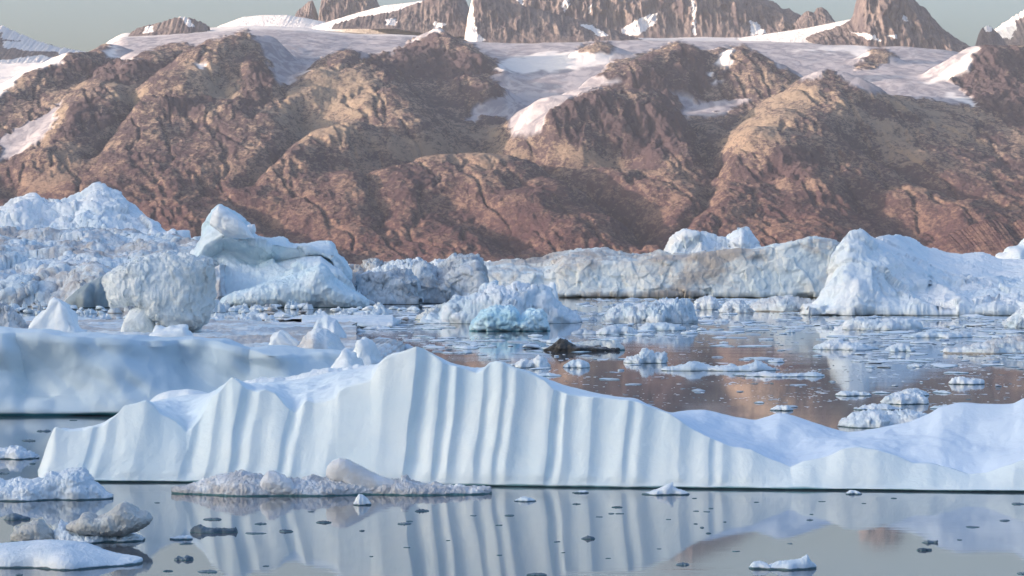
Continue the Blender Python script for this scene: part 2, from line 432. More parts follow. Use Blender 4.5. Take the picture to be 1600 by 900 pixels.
def build_terrain():
    NC = 1250
    px1 = np.linspace(-270, 1870, NC)
    Yr = np.concatenate([np.linspace(6380, 8700, 620), np.linspace(8705, 9600, 150)[1:], np.linspace(9610, 11000, 60)])
    NR = len(Yr)
    PX, YY = np.meshgrid(px1, Yr)
    X = (PX - 800) / F * YY
    # big domain warp so that nothing is straight
    wx = fbm2(X / 260, YY / 260, 4, .55, seed=1) * 34 + fbm2(X / 60, YY / 60, 3, .5, seed=5) * 9
    wy = fbm2(X / 300, YY / 300, 4, .55, seed=2) * 45
    Xw, Yw = X + wx, YY + wy
    PXw = 800 + Xw / Yw * F
    py = interp2(BX, BY, BT, PXw, YY)
    z = H - (py - HORIZ) / F * YY
    base = z.copy()
    rockw = np.zeros_like(z); veg = np.full_like(z, .4)
    for pts, R, D, p, sq, vg in MASSES:
        P = np.array([wpt(*q) for q in pts])
        best = np.full(z.shape, -1e9)
        lo, hi = P.min(0) - R * 3, P.max(0) + R * 3
        sel = (Xw > lo[0]) & (Xw < hi[0]) & (Yw > lo[1]) & (Yw < hi[1])
        qx, qy = Xw[sel], Yw[sel]
        b = np.full(qx.shape, -1e9)
        segs = list(zip(P[:-1], P[1:]))
        for a, c in segs:
            dx, dy = c[0] - a[0], (c[1] - a[1]) * sq
            L = dx * dx + dy * dy + 1e-6
            t = np.clip(((qx - a[0]) * dx + (qy - a[1]) * sq * dy) / L, 0, 1)
            ex = qx - (a[0] + t * dx); ey = (qy - a[1]) * sq - t * dy
            d = np.sqrt(ex * ex + ey * ey) / R
            e = np.sqrt(d * d + .02) - .14
            b = np.maximum(b, a[2] + t * (c[2] - a[2]) - D * e ** p)
        best[sel] = b
        k = 9.0
        dlt = best - z
        r = 1 / (1 + np.exp(-np.clip(dlt / k, -30, 30)))
        rockw = np.maximum(rockw * (1 - r), r)
        veg = veg * (1 - r) + vg * r
        z = np.where(dlt > 60, best, np.where(dlt < -60, z, z + k * np.log1p(np.exp(np.clip(dlt / k, -7, 7)))))
    for pts, R, D in VALLEYS:
        P = np.array([wpt(*q) for q in pts])
        sel = (Xw > P[:, 0].min() - R * 4) & (Xw < P[:, 0].max() + R * 4) & (YY > P[:, 1].min() - R * 8) & (YY < P[:, 1].max() + R * 8)
        qx, qy = Xw[sel], YY[sel]; b = np.full(qx.shape, 1e9)
        for a, c in zip(P[:-1], P[1:]):
            dx, dy = c[0] - a[0], (c[1] - a[1]) * .6
            t = np.clip(((qx - a[0]) * dx + (qy - a[1]) * .6 * dy) / (dx * dx + dy * dy + 1e-6), 0, 1)
            b = np.minimum(b, np.hypot(qx - a[0] - t * dx, (qy - a[1]) * .6 - t * dy))
        z[sel] -= D * np.exp(-(b / R) ** 1.5)
    # masks
    jx = fbm2(X / 40, YY / 60, 4, .6, seed=9) * 13; jy = fbm2(X / 40, YY / 60, 4, .6, seed=11) * 9
    PYs = HORIZ - (z - H) / YY * F
    qx, qy = PX + jx, PYs + jy
    def masks(lst):
        m = np.zeros(z.shape, bool)
        for pl in lst: m |= poly_mask(qx, qy, pl)
        return m.astype(np.float32)
    def blur(a, n):
        for _ in range(n):
            a = (a + np.roll(a, 1, 0) + np.roll(a, -1, 0)) / 3; a = (a + np.roll(a, 1, 1) + np.roll(a, -1, 1)) / 3
        return a
    glac = masks(GLACIER)
    high = (PYs < 108) & (YY > 8000)
    rockp = masks(ROCKP)
    snow = np.where(rockp > 0, 0, np.maximum(glac, ((YY > 8600) & (rockw < .8)).astype(float)))
    bright = masks(BRIGHT)
    snow = np.maximum(snow, bright * (YY > 7900))
    snow = blur(snow, 1); bright = blur(bright, 3)
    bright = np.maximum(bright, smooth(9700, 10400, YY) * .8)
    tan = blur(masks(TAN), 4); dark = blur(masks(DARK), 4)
    # relief
    rough = (1 - snow) * (1 - tan * .35) * (.55 + .6 * dark)
    sea = smooth(0, 25, z)
    n1 = fbm2(X / 190, YY / 230, 6, .52, seed=3)
    n2 = fbm2(X / 38, YY / 62, 5, .62, ridged=True, seed=4)
    n3 = np.abs(fbm2(X / 75, YY / 110, 5, .58, seed=44))
    strata = fbm2((X * .8 + YY * .25 + z * .6) / 26, (YY * .3 - X * .1 + z) / 60, 4, .6, ridged=True, seed=6)
    n4 = fbm2(X / 17, YY / 30, 4, .6, ridged=True, seed=46)
    z = z + sea * rough * (n4 * 2.6 + n1 * 30 + n2 * 5.5 + strata * 3.5 + n3 * 20 - 6) + sea * snow * fbm2(X / 120, YY / 160, 4, .5, seed=8) * 5
    gull = fbm2(X / 170 + .25 * YY / 170, YY / 520, 5, .5, seed=12)
    z = z - sea * (1 - snow) * 9 * np.exp(-(gull / .05) ** 2)
    z = np.where(YY < 6400, np.minimum(z, -6), z)
    V = np.stack([X, YY, z], -1).reshape(-1, 3)
    o = make_mesh('mountains', V, grid_faces(NR, NC), TERR,
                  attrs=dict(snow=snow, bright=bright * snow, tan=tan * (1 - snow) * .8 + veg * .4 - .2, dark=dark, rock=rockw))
    tag(o, 'brown rocky mountain slopes with grey glaciers and snow on top', 'mountains', kind='structure')
build_terrain()

# ---------------------------------------------------------------- jagged peaks behind the ice cap
def mat_peak():
    n = NT('peak_rock')
    col = n.noise(n.pos((1.0, .3, .16)), .026, 6, .7, dist=.3)
    fine = n.noise(n.pos((1.0, .4, .2)), .09, 6, .75)
    c = n.mix(n.ramp(n.math('ADD', n.math('MULTIPLY', col, .6), n.math('MULTIPLY', fine, .4)), .40, .60), (.070, .058, .066), (.175, .145, .135))
    c = n.mix(n.attr('snow'), c, (.72, .70, .68))
    nm = n.bump(n.math('ADD', n.math('MULTIPLY', col, 22), n.math('MULTIPLY', fine, 8)), 1.0, .8)
    return n.done(c, .95, .1, nm)
PEAK = None

def build_ridge(name, label, crest, Y, foot_py, depth, lean=.5, rib=18, rib_w=26, snow_poly=(), seed=0, nr=150, step=1.3, snow_all=False, amp=1.0, mat=None):
    """A crest line traced along px; both sides fall away from it with ribbed rock faces."""
    global PEAK
    if PEAK is None: PEAK = mat_peak()
    cr = np.array(crest, float)
    px = np.arange(cr[0, 0], cr[-1, 0] + step, step)
    top = np.interp(px, cr[:, 0], cr[:, 1])
    top = top - (fbm2(px / 8, px * 0 + seed, 4, .62, ridged=True, seed=seed) * 3.4 - .6) * amp
    foot = np.interp(px, [p[0] for p in foot_py], [p[1] for p in foot_py])
    zt = H - (top - HORIZ) / F * Y
    zf = H - (foot - HORIZ) / F * (Y - depth) - 12
    zt = np.maximum(zt, zf + 3)
    s = np.linspace(-1, 1, nr)                      # -1 front foot .. 0 crest .. 1 back foot
    S, PXg = np.meshgrid(s, px, indexing='ij')
    a = np.abs(S)
    prof = 1 - a ** lean if lean < 1 else (1 - a) ** (1 / lean)
    prof = 1 - a ** (1.0 + .0 * a)
    Yg = Y + S * depth
    Xg = (PXg - 800) / F * Y * (1 + 0 * S)
    Z = zf[None, :] + (zt - zf)[None, :] * prof
    mid = np.sin(np.pi * np.clip(a, 0, 1))
    r1 = fbm2(Xg / rib_w, Z / (rib_w * 9) + S * .25, 5, .62, ridged=True, seed=seed + 1)
    r2 = fbm2(Xg / (rib_w * 3.5), Z / (rib_w * 7) + S * .5, 4, .6, ridged=True, seed=seed + 2)
    Yg = Yg - np.sign(S + 1e-6) * 0 - (r1 * rib * .7 + r2 * rib * 1.8) * (mid * .9 + .1) * np.where(S < 0, 1, -1)
    Z = Z + fbm2(Xg / 30, Yg / 30, 4, .6, ridged=True, seed=seed + 3) * 3 * mid * amp
    PY = HORIZ - (Z - H) / Yg * F
    PXj = PXg + fbm2(Xg / 20, Z / 20, 3, .6, seed=seed + 6) * 5
    sn = np.zeros(Z.shape)
    for pl in snow_poly: sn = np.maximum(sn, poly_mask(PXj, PY + fbm2(Xg / 20, Z / 20, 3, .6, seed=seed + 7) * 3, pl) & (S < .2))
    if snow_all: sn[:] = 1
    V = np.stack([Xg, Yg, Z], -1).reshape(-1, 3)
    o = make_mesh(name, V, grid_faces(len(s), len(px)), mat or PEAK, attrs=dict(snow=sn))
    tag(o, label, 'mountain peak', kind='structure')

FT = [(-400, 75), (1900, 75)]
build_ridge('snow_peak', 'snowy mountain shoulder at the left edge of the skyline', [(-300, 60), (-80, 45), (-20, 38), (5, 41), (28, 52), (62, 66), (95, 75), (135, 82), (160, 92)],
            11600, [(-400, 118), (1900, 118)], 700, rib=8,
            snow_poly=[[(-300, 20), (40, 20), (82, 68), (60, 70), (30, 62), (14, 62), (12, 50), (-10, 60), (-300, 70)], [(18, 64), (60, 66), (100, 74), (140, 78), (160, 95), (130, 92), (90, 80), (60, 80), (25, 74)],
                       [(-300, 96), (40, 94), (80, 86), (110, 94), (160, 98), (160, 140), (-300, 140)]], seed=21)
build_ridge('rock_knoll', 'low dark rock knoll streaked with snow above the left glacier', [(205, 52), (218, 44), (245, 38), (268, 30), (285, 27), (300, 30), (315, 35), (326, 42)], 10300, [(0, 64), (1900, 64)], 220, rib=5,
            snow_poly=[[(288, 22), (296, 30), (310, 42), (300, 42), (286, 30), (276, 27)], [(228, 44), (240, 40), (246, 50), (228, 52)]], seed=22)
build_ridge('snow_dome', 'smooth white snow dome beside the left rock tower', [(335, 44), (350, 38), (380, 27), (410, 24), (450, 24), (480, 29), (515, 36), (560, 42)], 11200, [(0, 50), (1900, 50)], 500, rib=0, snow_all=True, seed=23, amp=.15)
build_ridge('snow_dome', 'long white snow slope rising right from the rock towers', [(490, 42), (520, 32), (560, 20), (600, 9), (650, 3), (675, -2), (690, 2), (720, 30)], 11000, [(0, 50), (1900, 50)], 500, rib=0, snow_all=True, seed=24, amp=.15)
build_ridge('rock_tower', 'small pointed rock tower left of the big tower', [(459, 30), (464, 20), (472, 12), (480, 6), (486, 1), (490, 4), (494, 14), (498, 30)], 12200, [(0, 38), (1900, 38)], 120, rib=14, seed=25, step=.6)
build_ridge('rock_tower', 'broad rock tower cut off by the top of the picture', [(500, 32), (502, 5), (504, -12), (520, -50), (545, -60), (570, -40), (585, -8), (592, 8), (600, 22)], 12200, [(0, 38), (1900, 38)], 160, rib=26, seed=26, step=.8)
build_ridge('rock_ridge', 'brown rock ridge between the snow slope and the white couloir', [(525, 38), (560, 28), (600, 22), (622, 18), (640, 10), (660, 3), (676, -6), (700, -14), (715, -10), (728, 2), (736, 20), (742, 42)],
            10600, [(0, 44), (620, 40), (700, 52), (1900, 52)], 260, rib=18,
            snow_poly=[[(606, 30), (622, 28), (622, 40), (606, 40)], [(682, 34), (700, 38), (694, 44), (680, 44)]], seed=27)
build_ridge('rock_ridge', 'long dark rock ridge running down right from the white couloir', [(728, 40), (735, 10), (741, -10), (752, -14), (790, 2), (830, 12), (870, 22), (910, 34), (950, 44), (975, 55), (1000, 62)],
            10300, [(0, 60), (800, 66), (900, 60), (1900, 60)], 300, rib=20,
            snow_poly=[[(732, 8), (737, 0), (740, 24), (746, 48), (742, 58), (726, 60), (731, 40)], [(905, 38), (922, 38), (950, 56), (935, 58)], [(720, 56), (745, 50), (760, 64), (720, 68)]], seed=28)
build_ridge('rock_wall', 'great grey rock wall along the skyline with snow gullies', [(745, 5), (770, -3), (790, -20), (830, -30), (900, -50), (1000, -45), (1080, -60), (1150, -30), (1190, -4), (1212, 6), (1222, 16), (1232, 14), (1240, 20), (1262, 30), (1280, 38)],
            11400, [(0, 58), (1100, 58), (1200, 52), (1900, 52)], 420, rib=46, rib_w=42,
            snow_poly=[[(966, 46), (992, 30), (1020, 20), (1018, 36), (985, 58), (966, 52)], [(1160, 32), (1172, 36), (1184, 52), (1160, 56)], [(806, 0), (820, -6), (815, 10)],
                       [(876, 8), (882, -6), (888, 8), (880, 20)], [(915, 12), (922, 6), (918, 24)], [(1072, 0), (1078, 0), (1078, 56), (1074, 56)]], seed=29)
build_ridge('rock_tower', 'pair of small pointed rock teeth right of the rock wall', [(1238, 40), (1250, 28), (1258, 20), (1264, 18), (1270, 22), (1276, 14), (1284, 13), (1292, 18), (1298, 26), (1306, 38)], 11000, [(0, 42), (1900, 42)], 120, rib=12, seed=30, step=.7)
build_ridge('snow_dome', 'white snow slope climbing to the right rock peak', [(1150, 60), (1200, 53), (1260, 44), (1300, 36), (1330, 30), (1350, 32), (1380, 50)], 10500, [(0, 64), (1900, 64)], 500, rib=0, snow_all=True, seed=31, amp=.12)
build_ridge('rock_peak', 'pointed brown rock peak standing alone on the right skyline', [(1256, 62), (1270, 54), (1300, 46), (1326, 34), (1334, 22), (1337, 4), (1346, -22), (1370, -34), (1400, -30), (1424, -6), (1436, 10), (1444, 12), (1456, 28), (1472, 46), (1490, 58), (1508, 72)],
            10200, [(0, 66), (1256, 66), (1400, 78), (1440, 84), (1510, 80), (1900, 80)], 330, rib=30,
            snow_poly=[[(1322, 50), (1345, 54), (1360, 64), (1340, 62)], [(1400, 24), (1408, 28), (1406, 34), (1396, 30)], [(1370, 56), (1385, 54), (1384, 62)]], seed=32)
build_ridge('snow_peak', 'snow covered peak at the right edge of the skyline', [(1518, 80), (1532, 66), (1550, 50), (1570, 34), (1600, 16), (1650, -10), (1750, 10), (1850, 60)], 11800, [(0, 100), (1900, 100)], 500, rib=10,
            snow_poly=[[(1540, 60), (1560, 30), (1600, 5), (1600, 24), (1580, 34), (1578, 46), (1566, 60)]], seed=33)
build_ridge('rock_tower', 'dark rock tooth in front of the right snow peak', [(1522, 78), (1528, 56), (1534, 44), (1540, 41), (1550, 44), (1560, 54), (1572, 70), (1580, 80)], 10400, [(0, 86), (1900, 86)], 140, rib=10,
            snow_poly=[[(1537, 40), (1550, 42), (1548, 50), (1538, 50)]], seed=34, step=.8)
build_ridge('foothills', 'low red brown foothills at the shore on the right', [(1400, 415), (1430, 400), (1446, 388), (1470, 372), (1500, 360), (1540, 344), (1560, 346), (1575, 352), (1590, 345), (1640, 338), (1720, 332), (1850, 345), (1880, 415)],
            6000, [(0, 414), (1900, 414)], 420, rib=14, rib_w=60, seed=35, mat=TERR)

# ---------------------------------------------------------------- added unseen ridge, shaped to keep the evening sun off the bay
def build_shade_ridge():
    xs = np.linspace(-4200, -900, 90); ys = np.linspace(-4500, 3600, 160)
    X, Y = np.meshgrid(xs, ys)
    d = np.abs(X + 1700) / 750
    r = np.clip(1 - d, 0, 1) ** 1.1
    e = smooth(3500, 2300, Y) * smooth(-4400, -3600, Y)
    Z = r * e * (430 + 60 * fbm2(X / 700, Y / 700, 4, .5, seed=41)) + fbm2(X / 180, Y / 180, 5, .55, ridged=True, seed=42) * 30 * r * e - 8
    V = np.stack([X, Y, Z], -1).reshape(-1, 3)
    n = NT('shade_ridge_rock')
    c = n.mix(n.ramp(n.noise(n.pos((1, 1, 1)), .01, 6, .6), .4, .6), (.15, .1, .09), (.3, .24, .17))
    m = n.done(c, .95, .1)
    tag(make_mesh('shade_ridge', V, grid_faces(len(ys), len(xs)), m), 'unseen rocky ridge added beside the bay to keep the sun off it', 'shade_ridge', kind='structure')
build_shade_ridge()
# ================================================================ ICE
def mat_ice(name, light=(.80, .87, .92), deep=(.60, .76, .88), dirt=0.0, dirt_c=(.42, .38, .34), s=1.0, bump=.12, wet=.25, wet_c=(.05, .16, .18), streak=0.0, dirt_bias=0.0, tint_s=.35, stain_or_skytint=False, top_sky_c=None):
    """s = feature size in metres"""
    n = NT(name)
    P = n.pos((1, 1, 1))
    tone = n.noise(P, tint_s / s, 4, .55, dist=.4)
    c = n.mix(n.ramp(tone, .36, .66), light, deep)
    if top_sky_c: c = n.mix(n.attr('stain_or_skytint'), c, top_sky_c)  # top painted bluer: skylight on the snow put into the colour
    if streak:
        st = n.noise(n.pos((1.0, 1.0, .16)), 1.1 / s, 4, .6)
        c = n.mix(n.math('MULTIPLY', n.ramp(st, .45, .65), streak), c, (.58, .64, .68))
    if dirt:
        d = n.noise(n.pos((1, .6, 1.2)), .55 / s, 7, .68, dist=.5)
        d2 = n.noise(P, .13 / s, 3, .5)
        d = n.math('ADD', n.math('MULTIPLY', d, .7), n.math('MULTIPLY', d2, .3))
        if stain_or_skytint: d = n.math('ADD', d, n.math('MULTIPLY', n.attr('stain_or_skytint'), .16))
        d = n.ramp(d, .44 - dirt_bias, .60 - dirt_bias, 0, dirt)
        c = n.mix(d, c, dirt_c)
    z = n.z()
    wob = n.math('MULTIPLY', n.noise(P, 1.3 / s, 2, .5), wet)
    c = n.mix(n.ramp(z, n.math('MULTIPLY', wob, .6), n.math('MULTIPLY', wob, 1.4), 1.0, 0.0), c, wet_c)
    b1 = n.noise(P, 1.1 / s, 6, .62, dist=.3)
    nm = n.bump(b1, bump * s, 1.0)
    return n.done(c, .55, .35, nm)

MI = {}
MI['fluted'] = mat_ice('smooth_blue_ice', (.78, .875, .905), (.68, .81, .875), s=3.0, bump=.06, wet=.22, wet_c=(.16, .34, .38), top_sky_c=(.64, .755, .88))
MI['smooth'] = mat_ice('grey_blue_ice', (.65, .76, .82), (.50, .64, .75), s=6.0, bump=.02, wet=.5, wet_c=(.03, .15, .19))
MI['snow'] = mat_ice('snow_ice', (.81, .87, .90), (.71, .81, .88), s=1.2, bump=.14, wet=.12)
MI['floe'] = mat_ice('floe_ice', (.78, .84, .89), (.58, .69, .79), s=.6, bump=.22, wet=.12, wet_c=(.05, .12, .15))
MI['dirtyfloe'] = mat_ice('dirty_floe_ice', (.72, .76, .80), (.55, .63, .72), dirt=.6, dirt_c=(.36, .34, .335), s=.7, bump=.2, wet=.14, dirt_bias=.03)
MI['rotten'] = mat_ice('grey_rotten_ice', (.64, .67, .68), (.50, .55, .57), dirt=.6, dirt_c=(.38, .38, .36), s=.7, bump=.18, wet=.12, dirt_bias=.06)
MI['far'] = mat_ice('weathered_ice', (.84, .87, .89), (.69, .79, .86), s=9, bump=.16, wet=.35, wet_c=(.3, .35, .35), tint_s=.5)
MI['fardirt'] = mat_ice('dirty_weathered_ice', (.74, .80, .84), (.58, .70, .78), dirt=.85, dirt_c=(.40, .36, .34), s=7, bump=.2, wet=.4, wet_c=(.3, .3, .28), dirt_bias=.01)
MI['wall'] = mat_ice('stained_wall_ice', (.80, .82, .78), (.66, .76, .80), dirt=.8, dirt_c=(.40, .33, .28), s=9, bump=.12, wet=.5, wet_c=(.42, .38, .28), dirt_bias=-.06, stain_or_skytint=True)
MI['greyblock'] = mat_ice('grey_dirty_ice', (.66, .70, .74), (.50, .57, .64), dirt=.75, dirt_c=(.30, .29, .29), s=4, bump=.25, wet=.4, wet_c=(.08, .09, .1), streak=.6, dirt_bias=.03)
MI['blocky'] = mat_ice('white_block_ice', (.80, .84, .84), (.64, .72, .76), dirt=.45, dirt_c=(.50, .50, .44), s=3.2, bump=.22, wet=.2, dirt_bias=.02)
MI['blue'] = mat_ice('deep_blue_ice', (.62, .80, .88), (.40, .65, .80), s=3.5, bump=.14, wet=.3, wet_c=(.12, .35, .45), tint_s=.8)
MI['wing'] = mat_ice('pale_turquoise_ice', (.76, .85, .90), (.56, .73, .82), s=6, bump=.12, wet=.3, streak=.25)
MI['boulder'] = mat_ice('pale_rounded_ice', (.74, .77, .80), (.62, .66, .70), dirt=.35, dirt_c=(.46, .42, .38), s=.7, bump=.06, wet=.12)
MI['shadeface'] = mat_ice('shaded_hollow_ice', (.36, .42, .45), (.26, .33, .37), dirt=.5, dirt_c=(.18, .18, .18), s=4, bump=.15, wet=.3, wet_c=(.05, .08, .08))  # base colour darkened to stand in for the shade of a hollow
MI['cliff'] = mat_ice('streaked_grey_ice', (.62, .68, .73), (.46, .54, .61), dirt=.6, dirt_c=(.27, .26, .26), s=4, bump=.2, wet=.3, wet_c=(.08, .09, .1), streak=.5, dirt_bias=.0)
MI['black'] = mat_ice('mud_dark_ice', (.45, .47, .48), (.3, .32, .33), dirt=.95, dirt_c=(.05, .045, .04), s=2.0, bump=.25, wet=.9, wet_c=(.03, .03, .03), dirt_bias=.05)
MI['dark'] = mat_ice('clear_wet_ice', (.16, .22, .27), (.06, .10, .14), s=.4, bump=.2, wet=.03)
MI['brash'] = mat_ice('brash_ice', (.78, .84, .89), (.56, .69, .79), s=2.0, bump=.25, wet=.10, wet_c=(.06, .14, .18))

def curve(c, t, sm=0):
    if isinstance(c, (int, float)): return np.full(t.shape, float(c))
    c = np.array(c, float)
    v = np.interp(t, c[:, 0], c[:, 1])
    if sm:
        k = np.hanning(2 * sm + 3)[1:-1]; k /= k.sum()
        v = np.convolve(np.pad(v, sm + 0, mode='edge'), k, mode='valid')[:len(t)]
    return v

def smc(c, w):
    c = np.array(c, float)
    t = np.arange(c[0, 0], c[-1, 0] + 1, 1.0)
    v = np.interp(t, c[:, 0], c[:, 1])
    k = np.hanning(2 * w + 3)[1:-1]; k /= k.sum()
    v = np.convolve(np.pad(v, w, mode='edge'), k, mode='valid')[:len(t)]
    return np.stack([t, v], -1)

def grid_normals(V):
    du = np.gradient(V, axis=1); dv = np.gradient(V, axis=0)
    N = np.cross(du, dv); L = np.linalg.norm(N, axis=-1, keepdims=True); L[L < 1e-9] = 1
    return N / L

def facet3(x, y, z, seed=0):
    """broken-face relief: every cell of a jittered lattice is one tilted plane"""
    P = np.stack([x, y, z], -1) + seed * 3.7
    C = np.floor(P).astype(np.int64)
    best = np.full(x.shape, 1e9); out = np.zeros(x.shape)
    for a in (-1, 0, 1):
        for b in (-1, 0, 1):
            for c in (-1, 0, 1):
                q = C + np.array([a, b, c])
                h = _perm[_perm[_perm[q[..., 0] & 511] + (q[..., 1] & 511)] + (q[..., 2] & 511)]
                S = q + .5 + _g3[h] * .45
                D = P - S; d = (D ** 2).sum(-1)
                g = _g3[(h * 7 + 13) & 511]
                v = (D * g).sum(-1) + g[..., 0] * .25
                m = d < best
                best = np.where(m, d, best); out = np.where(m, v, out)
    return out

def relief(V, size, octv, mode, seed):
    x, y, z = V[..., 0] / size, V[..., 1] / size, V[..., 2] / size
    if mode == 3:
        wx = fbm3(x * 1.3, y * 1.3, z * 1.3, 2, .5, 0, seed + 1) * .25
        r = facet3(x + wx, y - wx, z + wx, seed)
        if octv > 1: r = r + .45 * facet3(x * 2.3 + 5, y * 2.3, z * 2.3 + wx, seed + 2)
        return r
    return fbm3(x, y, z, octv, .5, mode, seed=seed)

def displace(V, layers, seed=0, keep=None):
    for (amp, size, octv, mode) in layers:
        N = grid_normals(V)
        d = relief(V, size, octv, mode, seed) * amp
        if keep is not None: d = d * keep
        V = V + N * d[..., None]
        seed += 3
    return V

def berg(name, label, cat, rails, t0, t1, step, sub, mat, layers=(), seed=0, group=None, parent=None, close=True, post=None, end_taper=6, sm=0, stain_or_skytint=None, rough_to=None):
    """Loft: each rail is (height, distance); height = ('py', curve) or ('z', value/curve). Rails run front to back."""
    t = np.arange(t0, t1 + step * .5, step)
    R = []
    for hh, Yc in rails:
        Y = curve(Yc, t, sm) if not callable(Yc) else Yc(t)
        if hh[0] == 'py': z = H - (curve(hh[1], t, sm) - HORIZ) / F * Y
        else: z = curve(hh[1], t)
        R.append(np.stack([(t - 800) / F * Y, Y, z], -1))
    rows = [R[0]]
    for k in range(len(R) - 1):
        m = sub[k]
        for i in range(1, m + 1):
            f = i / m
            rows.append(R[k] * (1 - f) + R[k + 1] * f)
    V = np.stack(rows, 0)
    if post: V = post(V, t)
    kp = None
    if rough_to: kp = np.where(np.arange(len(V)) <= rough_to[0], 1.0, rough_to[1])[:, None] * np.ones((1, V.shape[1]))
    if layers: V = displace(V, layers, seed, kp)
    nr, nc = V.shape[:2]
    if close:                                     # pinch both ends shut
        for side in (0, -1):
            c = V[:, side].mean(0); c[2] = min(c[2], V[:, side, 2].mean())
            V[:, side, 1] = c[1]; V[:, side, 2] = np.minimum(V[:, side, 2], V[:, side, 2].mean())
    at = None
    if stain_or_skytint is not None:
        st = stain_or_skytint(*np.meshgrid(t, np.arange(nr)), V[..., 2]); at = dict(stain_or_skytint=st)
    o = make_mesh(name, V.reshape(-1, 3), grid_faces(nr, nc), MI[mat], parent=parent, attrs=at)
    if not parent: tag(o, label, cat, group)
    return o

def lump(name, label, cat, top, w, mat, T=None, layers=None, seed=0, group=None, parent=None, step=None, n=None, k=.75, Y=None, base=-.3, ragged=1.0, zb=0.0):
    """A floating block: outline traced as (px, py) along its top, standing on the water line seen at row w."""
    Yf = Y or wdist(w)
    top = np.array(top, float)
    t0, t1 = top[0, 0], top[-1, 0]
    mp = Yf / F                                     # metres per photo pixel
    W = (t1 - t0) * mp
    step = step or max(.8, (t1 - t0) / 220)
    t = np.linspace(t0, t1, max(12, int((t1 - t0) / step)))
    T = T or min(W * .45, 12)
    n = n or 36
    zt = H - (np.interp(t, top[:, 0], top[:, 1]) - HORIZ) / F * (Yf + T * .35)
    zt = np.maximum(zt, .02 * W)
    s = (t - t0) / (t1 - t0)
    wid = (1 - np.abs(2 * s - 1) ** 3.0) ** .5
    wid = np.maximum(wid, .02)
    # outline of the footprint wanders
    rs = np.random.RandomState(seed + 100)
    wob = 1 + .25 * np.sin(s * 9 + rs.uniform(0, 6)) * ragged + .12 * np.sin(s * 23 + rs.uniform(0, 6)) * ragged
    th = np.linspace(-.12, np.pi + .12, n)
    TH, TT = np.meshgrid(th, t, indexing='ij')
    sn = np.sign(np.sin(TH)) * np.abs(np.sin(TH)) ** k
    frontw = .42 * T * wid * wob; backw = .6 * T * wid
    Yg = Yf + .42 * T - np.where(np.cos(TH) > 0, frontw * np.cos(TH), backw * np.cos(TH)) 
    sw = max(3, len(t) // 9); kk = np.hanning(2 * sw + 3)[1:-1]; kk /= kk.sum()
    zsm = np.convolve(np.pad(zt, sw, mode='edge'), kk, mode='valid')[:len(t)]
    zsm = np.minimum(zsm, np.maximum(zt * 1.25, .02 * W))
    al = np.clip(np.abs(np.cos(TH)) * 1.5, 0, 1)
    zeff = zt * (1 - al) + zsm * al
    Z = np.where(sn > 0, zeff * sn, sn * (-base) * 2) + zb
    X = (TT - 800) / F * (Yf + .3 * T)
    V = np.stack([X, Yg, Z], -1)
    if layers is None:
        a = max(.12, min(W, zt.max() * 3) * .05)
        layers = [(a * .8, max(.6, W * .13), 4, 2), (a * 1.1, max(.5, W * .11), 2, 3), (a * .3, max(.25, W * .03), 3, 1)]
    keep = smooth(0, max(.05, zt.max() * .15), Z - zb) * .8 + .2
    for (amp, size, octv, mode) in layers:
        N = grid_normals(V)
        d = relief(V, size, octv, mode, seed) * amp * keep
        V = V + N * d[..., None]
    V[:, 0, 2] = np.minimum(V[:, 0, 2], .02 + zb); V[:, -1, 2] = np.minimum(V[:, -1, 2], .02 + zb)
    V[:, 0, 1] = V[:, 0, 1].mean(); V[:, -1, 1] = V[:, -1, 1].mean()
    o = make_mesh(name, V.reshape(-1, 3), grid_faces(*V.shape[:2]), MI[mat], parent=parent)
    if not parent: tag(o, label, cat, group)
    return o

def block(name, label, cat, top, bot, Y, T, mat, layers, seed=0, parent=None, n=150, step=.6, k=.75, group=None):
    """A free block with an outline above and below (overhangs), closed all round."""
    top = np.array(top, float); bot = np.array(bot, float)
    t0, t1 = max(top[0, 0], bot[0, 0]), min(top[-1, 0], bot[-1, 0])
    s = (1 - np.cos(np.linspace(0, np.pi, int((t1 - t0) / step)))) / 2
    t = t0 + (t1 - t0) * (.6 * s + .4 * np.linspace(0, 1, len(s)))
    a = np.interp(t, top[:, 0], top[:, 1]); b = np.interp(t, bot[:, 0], bot[:, 1])
    zt = H - (a - HORIZ) / F * Y; zb = H - (b - HORIZ) / F * Y
    mid, half = (zt + zb) / 2, np.maximum((zt - zb) / 2, .01)
    u = (t - t0) / (t1 - t0)
    wid = np.maximum((1 - np.abs(2 * u - 1) ** 3) ** .5, .02)
    th = np.linspace(-np.pi, np.pi, n)
    TH, TT = np.meshgrid(th, t, indexing='ij')
    cs = np.sign(np.cos(TH)) * np.abs(np.cos(TH)) ** k; sn = np.sign(np.sin(TH)) * np.abs(np.sin(TH)) ** k
    V = np.stack([(TT - 800) / F * Y, Y - T / 2 * wid * cs, mid + half * sn], -1)
    if layers:
        for (amp, size, octv, mode) in layers:
            N = grid_normals(V)
            d = relief(V, size, octv, mode, seed) * amp * np.minimum(1, half / amp / 2)
            V = V + N * d[..., None]
    V[0] = V[-1]
    o = make_mesh(name, V.reshape(-1, 3), grid_faces(*V.shape[:2]), MI[mat], parent=parent)
    if not parent: tag(o, label, cat, group)
    return o

